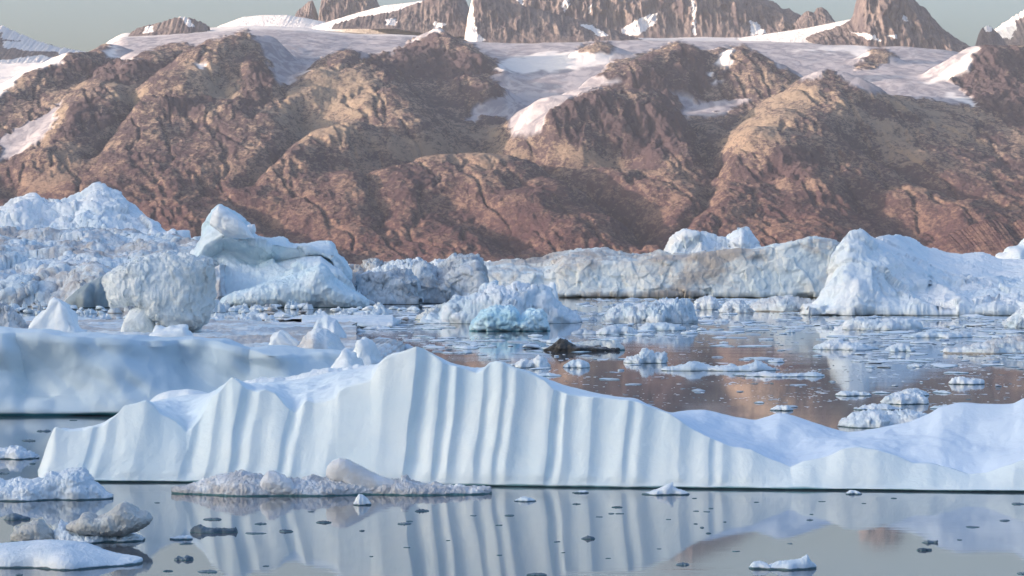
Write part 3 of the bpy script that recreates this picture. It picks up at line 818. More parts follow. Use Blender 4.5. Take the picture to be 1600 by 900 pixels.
def hull_arrays(pts, cuts=3, relax=2, amp=0.0, size=1.0, seed=0):
    import bmesh
    bm = bmesh.new()
    for p_ in pts: bm.verts.new(p_)
    r = bmesh.ops.convex_hull(bm, input=bm.verts[:])
    dead = [g for g in (r['geom_interior'] + r['geom_unused']) if isinstance(g, bmesh.types.BMVert)]
    if dead: bmesh.ops.delete(bm, geom=list(set(dead)), context='VERTS')
    bmesh.ops.triangulate(bm, faces=bm.faces[:])
    if cuts:
        bmesh.ops.subdivide_edges(bm, edges=bm.edges[:], cuts=cuts, use_grid_fill=True)
        for _ in range(relax): bmesh.ops.smooth_vert(bm, verts=bm.verts[:], factor=.5, use_axis_x=True, use_axis_y=True, use_axis_z=True)
    bmesh.ops.triangulate(bm, faces=bm.faces[:])
    bmesh.ops.recalc_face_normals(bm, faces=bm.faces[:])
    bm.normal_update()
    V = np.array([v.co[:] for v in bm.verts]); N = np.array([v.normal[:] for v in bm.verts])
    Fc = np.array([[v.index for v in f.verts] for f in bm.faces])
    bm.free()
    if amp: V = V + N * (fbm3(V[:, 0] / size, V[:, 1] / size, V[:, 2] / size, 4, .5, 2, seed=seed) * amp)[:, None]
    return V, Fc

def hull_block(name, label, cat, top, w, mat, T=None, Y=None, seed=0, group=None, parent=None, amp=.13, cuts=5, jit=.12, base=-.4):
    """An angular broken block: outline (px, py) over its water or resting line at row w."""
    rs = np.random.RandomState(seed + 11)
    Yf = Y or wdist(w); top = np.array(top, float)
    W = (top[-1, 0] - top[0, 0]) * Yf / F; T = T or W * .6
    P = []
    for k_, (px, py) in enumerate(top):
        x = (px - 800) / F * Yf; z = max(H - (py - HORIZ) / F * Yf, base)
        q = rs.uniform(.25, .75)
        P.append((x, Yf + T * q, z))
        for side in (-1, 1):
            f = rs.uniform(.7, .96)
            if k_ % 2 == (side > 0): continue
            P.append((x + rs.uniform(-jit, jit) * W, Yf + T * (.5 + side * rs.uniform(.25, .5)), base + (z - base) * f * .9))
    x0, x1 = (top[0, 0] - 800) / F * Yf, (top[-1, 0] - 800) / F * Yf
    for f, g in ((.1, .1), (.5, -.02), (.9, .1), (.15, .9), (.85, .9), (0, .5), (1, .5)):
        P.append((x0 + (x1 - x0) * f, Yf + T * g, base))
    V, Fc = hull_arrays(P, cuts, 1, amp * T, T * .35, seed)
    o = make_mesh(name, V, Fc, MI[mat], parent=parent)
    if not parent: tag(o, label, cat, group)
    return o

# ---------------------------------------------------------------- the long fluted iceberg in front
FE = [(58, 752), (66, 718), (75, 690), (85, 667), (95, 670), (105, 674), (130, 673), (140, 668), (160, 666), (168, 660), (180, 650), (193, 633), (203, 632), (215, 630), (228, 626), (240, 635), (250, 648),
      (262, 653), (275, 660), (292, 677), (300, 670), (312, 655), (320, 640), (330, 620), (345, 610), (355, 595), (362, 588), (375, 598), (385, 608), (400, 612), (415, 608), (430, 615), (445, 633), (460, 646),
      (472, 632), (478, 625), (490, 630), (505, 629), (525, 622), (528, 612), (540, 605), (560, 600), (580, 595), (588, 577), (597, 562), (608, 556), (625, 551), (650, 541), (662, 545), (672, 551), (695, 568),
      (720, 574), (745, 583), (755, 578), (765, 568), (775, 565), (785, 567), (800, 574), (830, 585), (852, 595), (864, 608), (892, 617), (925, 620), (960, 624), (985, 625), (1000, 629), (1012, 634), (1045, 646), (1062, 657),
      (1080, 670), (1110, 684), (1140, 698), (1174, 703), (1197, 715), (1236, 731), (1255, 721), (1292, 714), (1318, 701), (1341, 699), (1370, 703), (1399, 712), (1427, 724), (1456, 725), (1485, 732),
      (1514, 741), (1542, 738), (1571, 728), (1600, 719), (1650, 705), (1700, 715), (1760, 735), (1840, 760), (1880, 775)]
FB = [(58, 752), (75, 715), (90, 690), (130, 682), (180, 665), (205, 645), (228, 634), (250, 624), (290, 617), (350, 612), (380, 603), (420, 598), (480, 590), (520, 581), (560, 576), (600, 570), (650, 562), (700, 571), (740, 578), (757, 583),
      (775, 577), (810, 579), (852, 591), (880, 600), (920, 612), (950, 618), (965, 620), (995, 622), (1012, 632), (1045, 645), (1075, 641), (1100, 640), (1140, 650), (1180, 657), (1193, 653), (1215, 645),
      (1230, 646), (1260, 655), (1300, 668), (1325, 675), (1345, 673), (1380, 667), (1420, 660), (1450, 648), (1470, 635), (1500, 629), (1530, 631), (1570, 632), (1585, 631), (1600, 622), (1650, 615), (1760, 640), (1840, 690), (1880, 745)]
FW = [(58, 754), (300, 755), (700, 760), (1100, 765), (1600, 770), (1880, 773)]
FLUTES = [30, 66, 88, 146, 172, 228, 300, 342, 377, 405, 452, 475, 530, 606, 650, 692, 716, 756, 785, 806, 864, 886, 928, 982, 1004, 1064, 1110, 1131, 1176, 1266, 1318, 1373, 1448,
          1517, 1582, 1640, 1760, 1820, 1900]
FDEPTH = [.3, .5, .3, .5, .6, .5, .9, .5, .9, .5, .6, .7, .3, .25, 1.7, .9, .9, .8, .5, .9, 1.0, .5, .9, .5, .8, .5, .45, .5, .5, .6, .3, .5, .7, .4, .5, .5, .4, .4, .4]

def front_berg():
    FEs, FBs = smc(FE, 4), smc(FB, 9)
    E4, B4 = smc(FE, 34), smc(FB, 26)
    MID = np.stack([E4[:, 0], (.62 * E4[:, 1] + .38 * np.interp(E4[:, 0], B4[:, 0], B4[:, 1])) * (1 - smooth(1000, 1120, E4[:, 0])) + (E4[:, 1] + 3) * smooth(1000, 1120, E4[:, 0])], -1)
    def Yw(off):
        return lambda t: F * H / (curve(FW, t) - HORIZ) + off
    fl = np.array(FLUTES, float)
    depth = np.array(FDEPTH)
    def flute(tt):
        i = np.clip(np.searchsorted(fl, tt, side='right') - 1, 0, len(fl) - 2)
        s = np.clip((tt - fl[i]) / (fl[i + 1] - fl[i]), 0, 1)
        # steep just right of each rib, easing back out to the next
        prof = np.where(s < .4, np.sin(s / .4 * np.pi / 2) ** 1.3, .5 + .5 * np.cos((s - .4) / .6 * np.pi))
        prof = prof + .05 * np.sin(tt * .21)
        return prof * depth[i] * .27
    def post(V, t):
        Z = V[..., 2]; n0 = 6
        zt = V[n0 + 52, :, 2]                       # wall top edge per column
        T = np.broadcast_to(t, Z.shape)
        fr = np.clip(Z / np.maximum(zt[None, :], .3), 0, 1)
        shift = (1 - fr) * 26 * np.clip((1250 - T) / 700, 0, 1)      # ribs lean
        wob = fbm2(T / 130, Z / 3.0, 2, .5, seed=4) * 5
        d = flute(T + shift + wob)
        rows = np.arange(Z.shape[0])[:, None]
        on = np.clip((rows - 4) / 10, 0, 1) * np.where(rows <= n0 + 52, 1, np.clip(1 - (rows - n0 - 52) / 12, 0, 1))
        V = V.copy()
        V[..., 1] += d * on * (.35 + .65 * smooth(0, 3, zt)[None, :])
        # crest softening and belly near the water
        V[..., 1] += .12 * np.exp(-((Z - .15) / .3) ** 2) * (rows <= n0 + 52) * smooth(.8, 2.5, zt)[None, :]
        # wind sculpted hollows on the snow top
        top = np.clip((rows - n0 - 52) / 8, 0, 1) * np.clip((n0 + 52 + 60 - rows) / 8 + .4, 0, 1)
        sx, sy = V[..., 0], V[..., 1]
        sc = fbm2(sx / 3.2, sy / 2.2, 4, .5, seed=6)
        V[..., 2] += top * sc * .34 * smooth(1040, 1120, T) + top * fbm2(sx / 2.5, sy / 3.5, 3, .5, ridged=True, seed=9) * .2 * smooth(1100, 600, T)
        return V
    rails = [(('z', -1.2), Yw(.8)), (('z', 0.0), Yw(.22)), (('z', .03), Yw(.1)), (('z', .10), Yw(0.0)),
             (('py', FEs), lambda t: Yw(0)(t) + 1.2 + .9 * smooth(760, 560, curve(FEs, t))),
             (('py', MID), lambda t: Yw(0)(t) + 4.5 - .5 * smooth(900, 1300, t)),
             (('py', FBs), lambda t: Yw(0)(t) + 14 - 4 * smooth(700, 1050, t)),
             (('z', -1.0), lambda t: Yw(0)(t) + 22)]
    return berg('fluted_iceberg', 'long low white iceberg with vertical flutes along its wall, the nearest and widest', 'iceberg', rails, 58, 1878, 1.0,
                [2, 2, 2, 52, 24, 40, 16], 'fluted', layers=[(.10, 3.5, 3, 0), (.02, .5, 2, 0)], seed=5, post=post, stain_or_skytint=lambda T, rows, Z: smooth(57, 64, rows) * (.35 + .65 * smooth(900, 1080, T)))  # mask for the painted sky tint on the top, no dirt here
front_berg()

# ---------------------------------------------------------------- big smooth berg behind it on the left
def second_berg():
    T2 = [(-340, 640), (-300, 580), (-250, 530), (-100, 505), (0, 513), (60, 520), (110, 523), (200, 527), (300, 527), (330, 532), (390, 545), (440, 546), (480, 549), (520, 549), (545, 551), (570, 565), (600, 577), (625, 600)]
    Yb = 222.0
    def post(V, t):
        V = V.copy(); Z = V[..., 2]; rows = np.arange(Z.shape[0])[:, None]
        T = np.broadcast_to(t, Z.shape)
        on = np.clip((rows - 3) / 12, 0, 1) * np.clip((75 - rows) / 15, 0, 1)
        big = fbm2((T + Z * 14) / 170, Z / 8, 3, .5, seed=14) * 3.6 + fbm2((T - Z * 10) / 90, Z / 5, 2, .5, seed=15) * .7
        step = 1.3 * smooth(262, 305, T + Z * 5) * (1 - smooth(305, 420, T))
        step2 = 1.2 * smooth(18, 40, T + Z * 2) * (1 - smooth(40, 110, T))
        V[..., 1] += (big + step + step2 + 1.2 * np.sin(np.clip(Z / 6.5, 0, 1) * np.pi) * .8) * on
        return V
    rails = [(('z', -1), Yb + 2.5), (('z', 0.0), Yb + 1.8), (('z', .13), Yb + .1), (('z', .3), Yb), (('py', [(a, b + 9) for a, b in T2]), Yb + 3.0), (('py', T2), Yb + 7.5), (('z', 2.5), Yb + 20), (('z', -1.0), Yb + 26)]
    return berg('smooth_iceberg', 'large smooth grey blue iceberg with broad hollows, behind the left end of the fluted one', 'iceberg', rails, -340, 625, 1.6,
                [2, 2, 1, 55, 12, 10, 6], 'smooth', layers=[(.30, 5, 3, 0), (.45, 8, 3, 1), (.04, .8, 3, 0)], seed=16, post=post)
second_berg()

R2 = np.random.RandomState(5)
# snow ledges and blocks between the two
lump('ice_ledge', 'low pinkish snow hump showing over the left notch of the fluted iceberg', 'ice block', [(222, 640), (232, 624), (245, 616), (260, 611), (290, 608), (312, 611), (335, 618), (360, 630)], 700, 'snow', T=6, Y=181, seed=3, layers=[(.25, 3, 3, 0)])
hull_block('ice_block', 'white pyramid of ice just left of the highest crest of the fluted iceberg', 'ice block', [(536, 570), (546, 556), (556, 540), (562, 533), (568, 530), (576, 533), (584, 545), (592, 560), (604, 580)], 700, 'snow', T=4, Y=196, seed=9)
hull_block('ice_block', 'thin leaning white flake of ice lying against the white pyramid', 'ice block', [(512, 578), (522, 566), (534, 548), (540, 545), (552, 553), (566, 568)], 700, 'snow', T=2.5, Y=192, seed=10)
lump('ice_block', 'broad white snow hummock filling the saddle left of the highest crest', 'ice block', [(370, 612), (400, 598), (440, 594), (480, 584), (505, 578), (530, 576), (560, 572), (590, 574), (612, 590)], 700, 'snow', T=9, Y=184, seed=12, layers=[(.5, 3.5, 4, 2), (.15, .9, 3, 1)])

# ---------------------------------------------------------------- grey shelf behind and what stands on it
berg('ice_shelf', 'broad flat sheet of grubby grey ice behind the smooth iceberg', 'ice floe',
     [(('z', -1), 262), (('z', 1.1), 264), (('py', [(-200, 548), (600, 548)]), 330), (('py', [(-200, 520), (300, 520), (600, 516)]), 405), (('py', [(-200, 499), (300, 500), (500, 506), (620, 508)]), 500), (('z', -1), 515)],
     -260, 560, 2.0, [3, 40, 40, 50, 4], 'fardirt', layers=[(.9, 12, 4, 0), (.4, 3, 4, 1)], seed=31)
berg('ice_shelf', 'thin pale ledge of ice over dark water, right of the grubby grey sheet', 'ice floe',
     [(('z', -1), 512), (('z', .0), 511), (('z', .25), 509), (('z', .9), 510), (('z', 1.4), 540), (('z', .4), 590), (('z', -1), 600)],
     470, 615, 1.2, [2, 2, 3, 24, 20, 4], 'brash', layers=[(.4, 5, 4, 0), (.2, 1.5, 3, 1)], seed=33)
BL = lambda *a, **k: lump(*a, **k)
# mushroom block
mb = block('weathered_ice_block', 'tall pitted off-white block of ice balanced on a narrow foot', 'ice block',
      [(160, 436), (166, 428), (180, 420), (192, 415), (205, 416), (210, 408), (222, 402), (240, 398), (270, 398), (300, 399), (322, 400), (331, 404), (335, 412), (337, 430)],
      [(160, 442), (168, 456), (175, 478), (188, 479), (205, 474), (212, 474), (222, 484), (235, 494), (250, 506), (262, 515), (285, 517), (305, 513), (322, 502), (332, 488), (337, 470)],
      402, 10, 'blocky', [(.6, 3.0, 4, 2), (.5, 4.5, 1, 3), (.25, 1.1, 4, 2)], seed=41)
block('ice_foot', None, None, [(188, 520), (197, 495), (203, 484), (215, 478), (232, 478), (238, 490), (242, 510), (246, 524)], [(188, 524), (215, 526), (246, 527)], 400, 4, 'blocky', [(.2, 2, 3, 2)], seed=42, parent=mb)
block('ice_foot', None, None, [(240, 512), (250, 500), (300, 502), (315, 515)], [(240, 524), (280, 526), (315, 520)], 405, 5, 'blocky', [(.2, 2, 3, 2)], seed=43, parent=mb)
hull_block('ice_block', 'smooth white ice cone with a faceted face at the far left, behind the smooth iceberg', 'ice block', [(36, 530), (44, 510), (56, 494), (66, 484), (74, 482), (77, 468), (86, 464), (95, 470), (100, 482), (112, 500), (118, 530)], 520, 'snow', T=7, Y=330, seed=51)
lump('ice_block', 'grey ice hump cut by the left edge beside the white cone', 'ice block', [(-60, 500), (-30, 470), (0, 476), (15, 482), (30, 498), (45, 520)], 520, 'fardirt', T=8, Y=345, seed=52)
hull_block('ice_block', 'flat white wedge of ice at the foot of the pitted block', 'ice block', [(228, 528), (236, 515), (250, 510), (262, 512), (264, 509), (290, 510), (292, 520), (300, 530)], 520, 'snow', T=5, Y=370, seed=53)
hull_block('ice_block', 'small clean white cube of ice lying on the grey sheet', 'ice block', [(420, 540), (422, 523), (438, 515), (444, 516), (454, 526), (463, 532), (468, 540)], 520, 'snow', T=3, Y=330, seed=54)
lump('ice_block', 'rounded grey white hummock at the right end of the grey sheet', 'ice block', [(455, 556), (470, 532), (480, 518), (495, 512), (510, 514), (525, 526), (540, 545), (552, 560)], 520, 'fardirt', T=9, Y=322, seed=55, layers=[(.4, 3, 4, 2)])
lump('ice_block', 'second paler hummock behind the rounded grey one', 'ice block', [(485, 520), (495, 502), (510, 497), (524, 500), (533, 514), (540, 525)], 520, 'brash', T=9, Y=370, seed=56, layers=[(.4, 3, 4, 2)])

# ---------------------------------------------------------------- dirty slope and the peaked berg behind
berg('dirty_iceberg', 'huge sloping iceberg of rough grubby snow filling the left side', 'iceberg',
     [(('z', -2), 731), (('z', 0), 730), (('py', [(-200, 455), (40, 458), (95, 462), (110, 455), (140, 440), (160, 436), (185, 462), (340, 466)]), 733), (('py', [(-200, 440), (60, 445), (100, 428), (150, 426), (175, 446), (250, 440), (330, 420)]), 745),
      (('py', [(-200, 395), (100, 400), (200, 402), (300, 395), (345, 395)]), 820), (('py', [(-200, 358), (0, 357), (100, 362), (210, 362), (235, 366), (260, 372), (285, 374), (305, 374), (330, 385), (345, 400)]), 900), (('z', -2), 960)],
     -220, 345, 1.2, [2, 14, 14, 60, 70, 10], 'fardirt', layers=[(3.4, 26, 4, 2), (1.8, 16, 2, 3), (1.0, 7, 4, 1), (.4, 2.5, 3, 2)], seed=61)
lump('ice_block', 'angular ice face darkened for the shaded hollow at the foot of the grubby slope', 'ice block', [(98, 480), (108, 466), (122, 454), (138, 444), (152, 436), (162, 434), (170, 448), (178, 480)], 481, 'shadeface', T=14, seed=68, k=.5, layers=[(.6, 5, 3, 1)])
berg('peaked_iceberg', 'tall white iceberg with a rounded peak and steep right flank, rising behind the grubby slope', 'iceberg',
     [(('z', -2), 985), (('py', [(-120, 380), (280, 380)]), 990), (('py', [(-120, 352), (0, 340), (40, 335), (60, 345), (95, 352), (150, 345), (215, 352), (262, 372)]), 1000),
      (('py', [(-120, 350), (-60, 345), (-20, 335), (0, 330), (20, 318), (45, 308), (55, 307), (64, 312), (75, 316), (95, 317), (105, 310), (130, 301), (142, 294), (152, 292), (168, 295), (182, 305), (195, 316), (210, 327), (230, 345), (250, 361), (275, 376)]), 1022), (('z', -2), 1060)],
     -120, 275, 1.0, [3, 20, 40, 14], 'far', layers=[(2.6, 22, 4, 1), (1.0, 6, 4, 2), (1.6, 13, 2, 3), (.3, 2.2, 3, 1)], seed=62)
lump('iceberg', 'small flat-topped white berg right of the peaked one against the brown slope', 'iceberg', [(246, 380), (252, 366), (262, 362), (285, 359), (295, 360), (297, 375), (300, 385)], 450, 'far', T=20, Y=1020, seed=63, k=.4, layers=[(.5, 6, 3, 2)])

# ---------------------------------------------------------------- the winged berg
wb = berg('winged_iceberg', 'sculpted blue white iceberg with a leaning spire and a long pointed wing to the right', 'iceberg',
     [(('z', -2), 742), (('py', [(300, 478), (560, 478)]), 744), (('py', [(300, 462), (360, 445), (420, 436), (500, 412), (530, 432), (560, 476)]), 752),
      (('py', [(300, 440), (330, 402), (350, 392), (370, 398), (400, 412), (440, 408), (500, 398), (530, 425), (560, 474)]), 768),
      (('py', [(300, 420), (322, 385), (350, 370), (375, 376), (400, 378), (440, 384), (480, 390), (520, 402), (530, 420), (560, 472)]), 762),
      (('py', [(300, 412), (305, 396), (312, 376), (320, 352), (330, 334), (343, 322), (352, 327), (372, 340), (380, 348), (386, 352), (392, 366), (400, 372), (425, 374), (445, 376), (450, 384), (455, 389), (480, 386), (514, 383), (517, 392), (520, 402), (531, 415), (545, 440), (560, 470)]), 775), (('z', -2), 800)],
     300, 560, .8, [2, 16, 22, 24, 26, 14], 'wing', layers=[(1.1, 16, 3, 1), (1.5, 15, 1, 3), (.4, 5, 4, 2), (.2, 1.5, 3, 1)], seed=64)
block('ice_spire', None, None, [(328, 350), (333, 330), (343, 322), (352, 326), (372, 339), (384, 351), (392, 364), (398, 372)], [(328, 352), (350, 368), (370, 371), (398, 373)], 758, 9, 'far', [(.5, 6, 3, 2)], seed=65, parent=wb)
block('ice_fang', None, None, [(384, 356), (388, 351), (398, 350), (400, 358)], [(384, 364), (392, 370), (400, 362)], 765, 4, 'far', [], seed=66, parent=wb)
block('ice_ramp', None, None, [(334, 478), (360, 462), (400, 448), (440, 438), (480, 425), (500, 412), (508, 416), (520, 436), (545, 452), (575, 470)], [(334, 480), (420, 484), (500, 486), (575, 484)], 728, 16, 'blue' if False else 'wing', [(1.0, 8, 4, 1), (.3, 2, 3, 2)], seed=67, parent=wb, k=.9)

# ---------------------------------------------------------------- grey blocks in the middle
lump('ice_block', 'jagged brownish rubble of ice at the tip of the long wing', 'ice block', [(488, 448), (498, 425), (505, 416), (518, 420), (535, 424), (548, 432), (565, 430), (575, 440), (585, 460)], 474, 'greyblock', T=22, seed=71, layers=[(1.6, 6, 4, 1), (.5, 2, 3, 2)])
berg('iceberg', 'grey scarred block of ice stained dark, left of the streaked cliff', 'iceberg',
     [(('z', -2), 770), (('z', 0), 769), (('py', [(553, 476), (560, 456), (568, 441), (585, 434), (610, 433), (636, 437), (645, 447), (652, 474)]), 772), (('py', [(553, 474), (562, 447), (572, 433), (590, 428), (612, 427), (634, 430), (644, 440), (652, 470)]), 785), (('z', -2), 800)],
     553, 652, .6, [2, 34, 16, 8], 'cliff', layers=[(1.6, 9, 4, 1), (1.2, 6, 2, 3), (.3, 3, 4, 2), (.2, 1, 3, 1)], seed=72)
berg('iceberg', 'grey streaked ice cliff with a knobbed white top beside the stained wall', 'iceberg',
     [(('z', -2), 792), (('z', 0), 791), (('py', [(638, 470), (645, 448), (656, 424), (668, 426), (684, 442), (700, 436), (722, 428), (745, 422), (750, 440), (754, 465)]), 794), (('py', [(638, 468), (648, 432), (655, 416), (664, 411), (674, 418), (684, 424), (694, 414), (703, 406), (712, 401), (726, 399), (740, 400), (747, 406), (751, 424), (754, 460)]), 815), (('z', -2), 835)],
     638, 754, .6, [2, 40, 24, 8], 'cliff', layers=[(1.5, 10, 4, 1), (1.4, 7, 2, 3), (.3, 3.5, 4, 2), (.2, 1.1, 3, 1)], seed=73)
lump('iceberg', 'white tilted slab rising behind the grey dome', 'iceberg', [(570, 430), (590, 420), (612, 412), (640, 408), (655, 405), (668, 418), (680, 440)], 460, 'far', T=26, seed=74, k=.6)
lump('iceberg', 'low white hummocky berg seen between the streaked cliff and the far shore', 'iceberg', [(664, 425), (672, 410), (682, 406), (692, 407), (700, 405), (714, 404), (724, 420)], 452, 'far', T=30, seed=75)
lump('iceberg', 'low grubby berg with a ragged top behind the jagged rubble', 'iceberg', [(528, 440), (536, 424), (545, 416), (560, 418), (570, 412), (580, 408), (588, 405), (596, 414), (612, 414), (625, 420), (640, 436)], 455, 'fardirt', T=30, seed=76)

# ---------------------------------------------------------------- the stained wall
def wall_stain(T, rows, Z):
    g = lambda c, w: np.exp(-((T - c) / w) ** 2)
    s_ = g(1085 + (Z - 6) * 5, 42) * 1.0 + g(1010, 45) * .25 + g(810, 60) * .55 * smooth(4, 9, Z) + g(880, 60) * .4 * smooth(7, 11, Z) + np.exp(-((Z - .8) / 1.0) ** 2) * .5 * (T < 1120)
    return np.clip(s_ + np.exp(-((T - 1085) / 90) ** 2) * np.exp(-((Z - 12.5) / 1.0) ** 2) * .8, 0, 1.2)
berg('stained_iceberg', 'long pale iceberg with a brown stained vertical wall, across the middle of the bay', 'iceberg',
     [(('z', -2), 909), (('z', 0), 907), (('z', 1.0), 905), (('py', [(745, 432), (800, 434), (850, 436), (868, 428), (882, 418), (920, 414), (1000, 413), (1050, 408), (1085, 404), (1110, 399.5), (1180, 394.5), (1220, 389.5), (1250, 381.5), (1275, 378), (1295, 383), (1310, 390), (1325, 405), (1340, 440)]), 911),
      (('py', [(745, 414), (780, 412), (800, 409), (850, 403), (880, 397), (915, 394), (930, 392), (945, 392), (960, 397), (985, 401), (1000, 403), (1015, 400), (1028, 396), (1045, 402), (1085, 403), (1110, 398.5), (1180, 393.5), (1220, 388.5), (1250, 380.5), (1275, 377), (1295, 382), (1310, 388), (1325, 402), (1340, 440)]), 960), (('z', -2), 1010)],
     745, 1340, 1.1, [2, 2, 44, 36, 10], 'wall', layers=[(1.6, 18, 4, 1), (.9, 10, 2, 3), (.3, 5, 4, 2), (.15, 1.6, 3, 1)], seed=81, stain_or_skytint=wall_stain)
berg('domed_iceberg', 'white iceberg with a blunt left end and a pointed right horn, behind the stained wall', 'iceberg',
     [(('z', -2), 1380), (('py', [(1040, 410), (1200, 410)]), 1385), (('py', [(1042, 405), (1052, 385), (1070, 368), (1095, 372), (1110, 382), (1140, 388), (1160, 372), (1180, 388), (1198, 404)]), 1392),
      (('py', [(1042, 405), (1046, 392), (1049, 378), (1056, 369), (1068, 363), (1078, 361), (1092, 366), (1104, 368), (1120, 373), (1136, 374), (1146, 364), (1154, 357), (1162, 354), (1169, 357), (1176, 368), (1184, 384), (1192, 395), (1198, 405)]), 1410), (('z', -2), 1440)],
     1042, 1198, .7, [2, 16, 16, 8], 'far', layers=[(2.2, 16, 4, 1), (2.0, 12, 2, 3), (.5, 5, 3, 2)], seed=82)
lump('iceberg', 'tiny rounded white berg left of the horned one, over the stained wall', 'iceberg', [(1002, 408), (1012, 400), (1025, 395), (1036, 397), (1048, 404)], 440, 'far', T=30, Y=1300, seed=83)

# ---------------------------------------------------------------- right hand berg
berg('ridged_iceberg', 'big white iceberg with a knobbed left summit and a long smooth snow back', 'iceberg',
     [(('z', -2), 621), (('z', 0), 620), (('z', .6), 619), (('py', [(1262, 492), (1275, 480), (1290, 460), (1303, 435), (1313, 408), (1321, 388), (1327, 378), (1334, 376), (1345, 372), (1360, 378), (1372, 388), (1392, 402), (1420, 416), (1450, 430), (1500, 436), (1560, 442), (1620, 446), (1760, 450), (1830, 470), (1870, 492)]), lambda t: 634 + 14 * smooth(1330, 1500, t)),
      (('py', [(1262, 492), (1275, 478), (1288, 460), (1302, 435), (1312, 408), (1320, 388), (1324, 378), (1330, 375), (1331, 366), (1343, 360), (1354, 364), (1360, 370), (1370, 375), (1386, 371), (1402, 369), (1420, 373), (1436, 381), (1452, 389), (1480, 396), (1505, 399), (1520, 397), (1535, 398), (1550, 403), (1565, 408), (1600, 407), (1760, 404), (1830, 440), (1870, 490)]), lambda t: 645 + 55 * smooth(1330, 1450, t)), (('z', -2), 760)],
     1262, 1868, 1.0, [2, 2, 62, 46, 8], 'far', layers=[(2.2, 15, 4, 1), (1.2, 12, 2, 3), (.4, 5, 3, 2), (.2, 1.6, 3, 1)], seed=84, rough_to=(70, .3))
lump('iceberg', 'blocky white berg top peeping over the snow back at the right edge', 'iceberg', [(1556, 412), (1559, 397), (1564, 395), (1574, 395), (1577, 386), (1592, 384), (1600, 382), (1604, 372), (1660, 370), (1700, 400)], 440, 'far', T=40, Y=1150, seed=85, k=.4, layers=[(.7, 9, 3, 2)])

# ---------------------------------------------------------------- blue berg in the middle of the lead
bb = lump('blue_iceberg', 'rounded white iceberg with a bright blue front, alone in the middle water', 'iceberg', [(655, 512), (668, 500), (690, 490), (706, 478), (712, 468), (722, 471), (735, 468), (745, 460), (760, 452), (785, 449), (800, 452), (815, 451), (835, 453), (850, 458), (860, 470), (875, 484), (892, 491), (903, 496), (908, 508)], 506, 'brash', T=20, seed=91, layers=[(1.0, 6, 4, 2), (1.2, 5, 2, 3), (.3, 1.8, 3, 1)])
block('blue_core', None, None, [(733, 512), (742, 496), (755, 486), (772, 480), (795, 478), (806, 484), (812, 494), (822, 489), (834, 483), (846, 484), (853, 494), (860, 514)], [(733, 522), (860, 522)], 486, 8, 'blue', [(.7, 3, 3, 2), (.2, 1, 2, 2)], seed=92, parent=bb, k=.8)
hull_block('ice_block', 'squarish white chunk perched at the back of the blue fronted iceberg', 'ice block', [(848, 462), (850, 446), (860, 440), (869, 441), (868, 450), (865, 462)], 470, 'snow', T=5, Y=560, seed=93)
lump('ice_block', 'low greenish white mound left of the blue fronted iceberg', 'ice block', [(648, 500), (660, 490), (680, 480), (700, 474), (712, 478), (720, 500)], 500, 'blocky', T=14, seed=94)

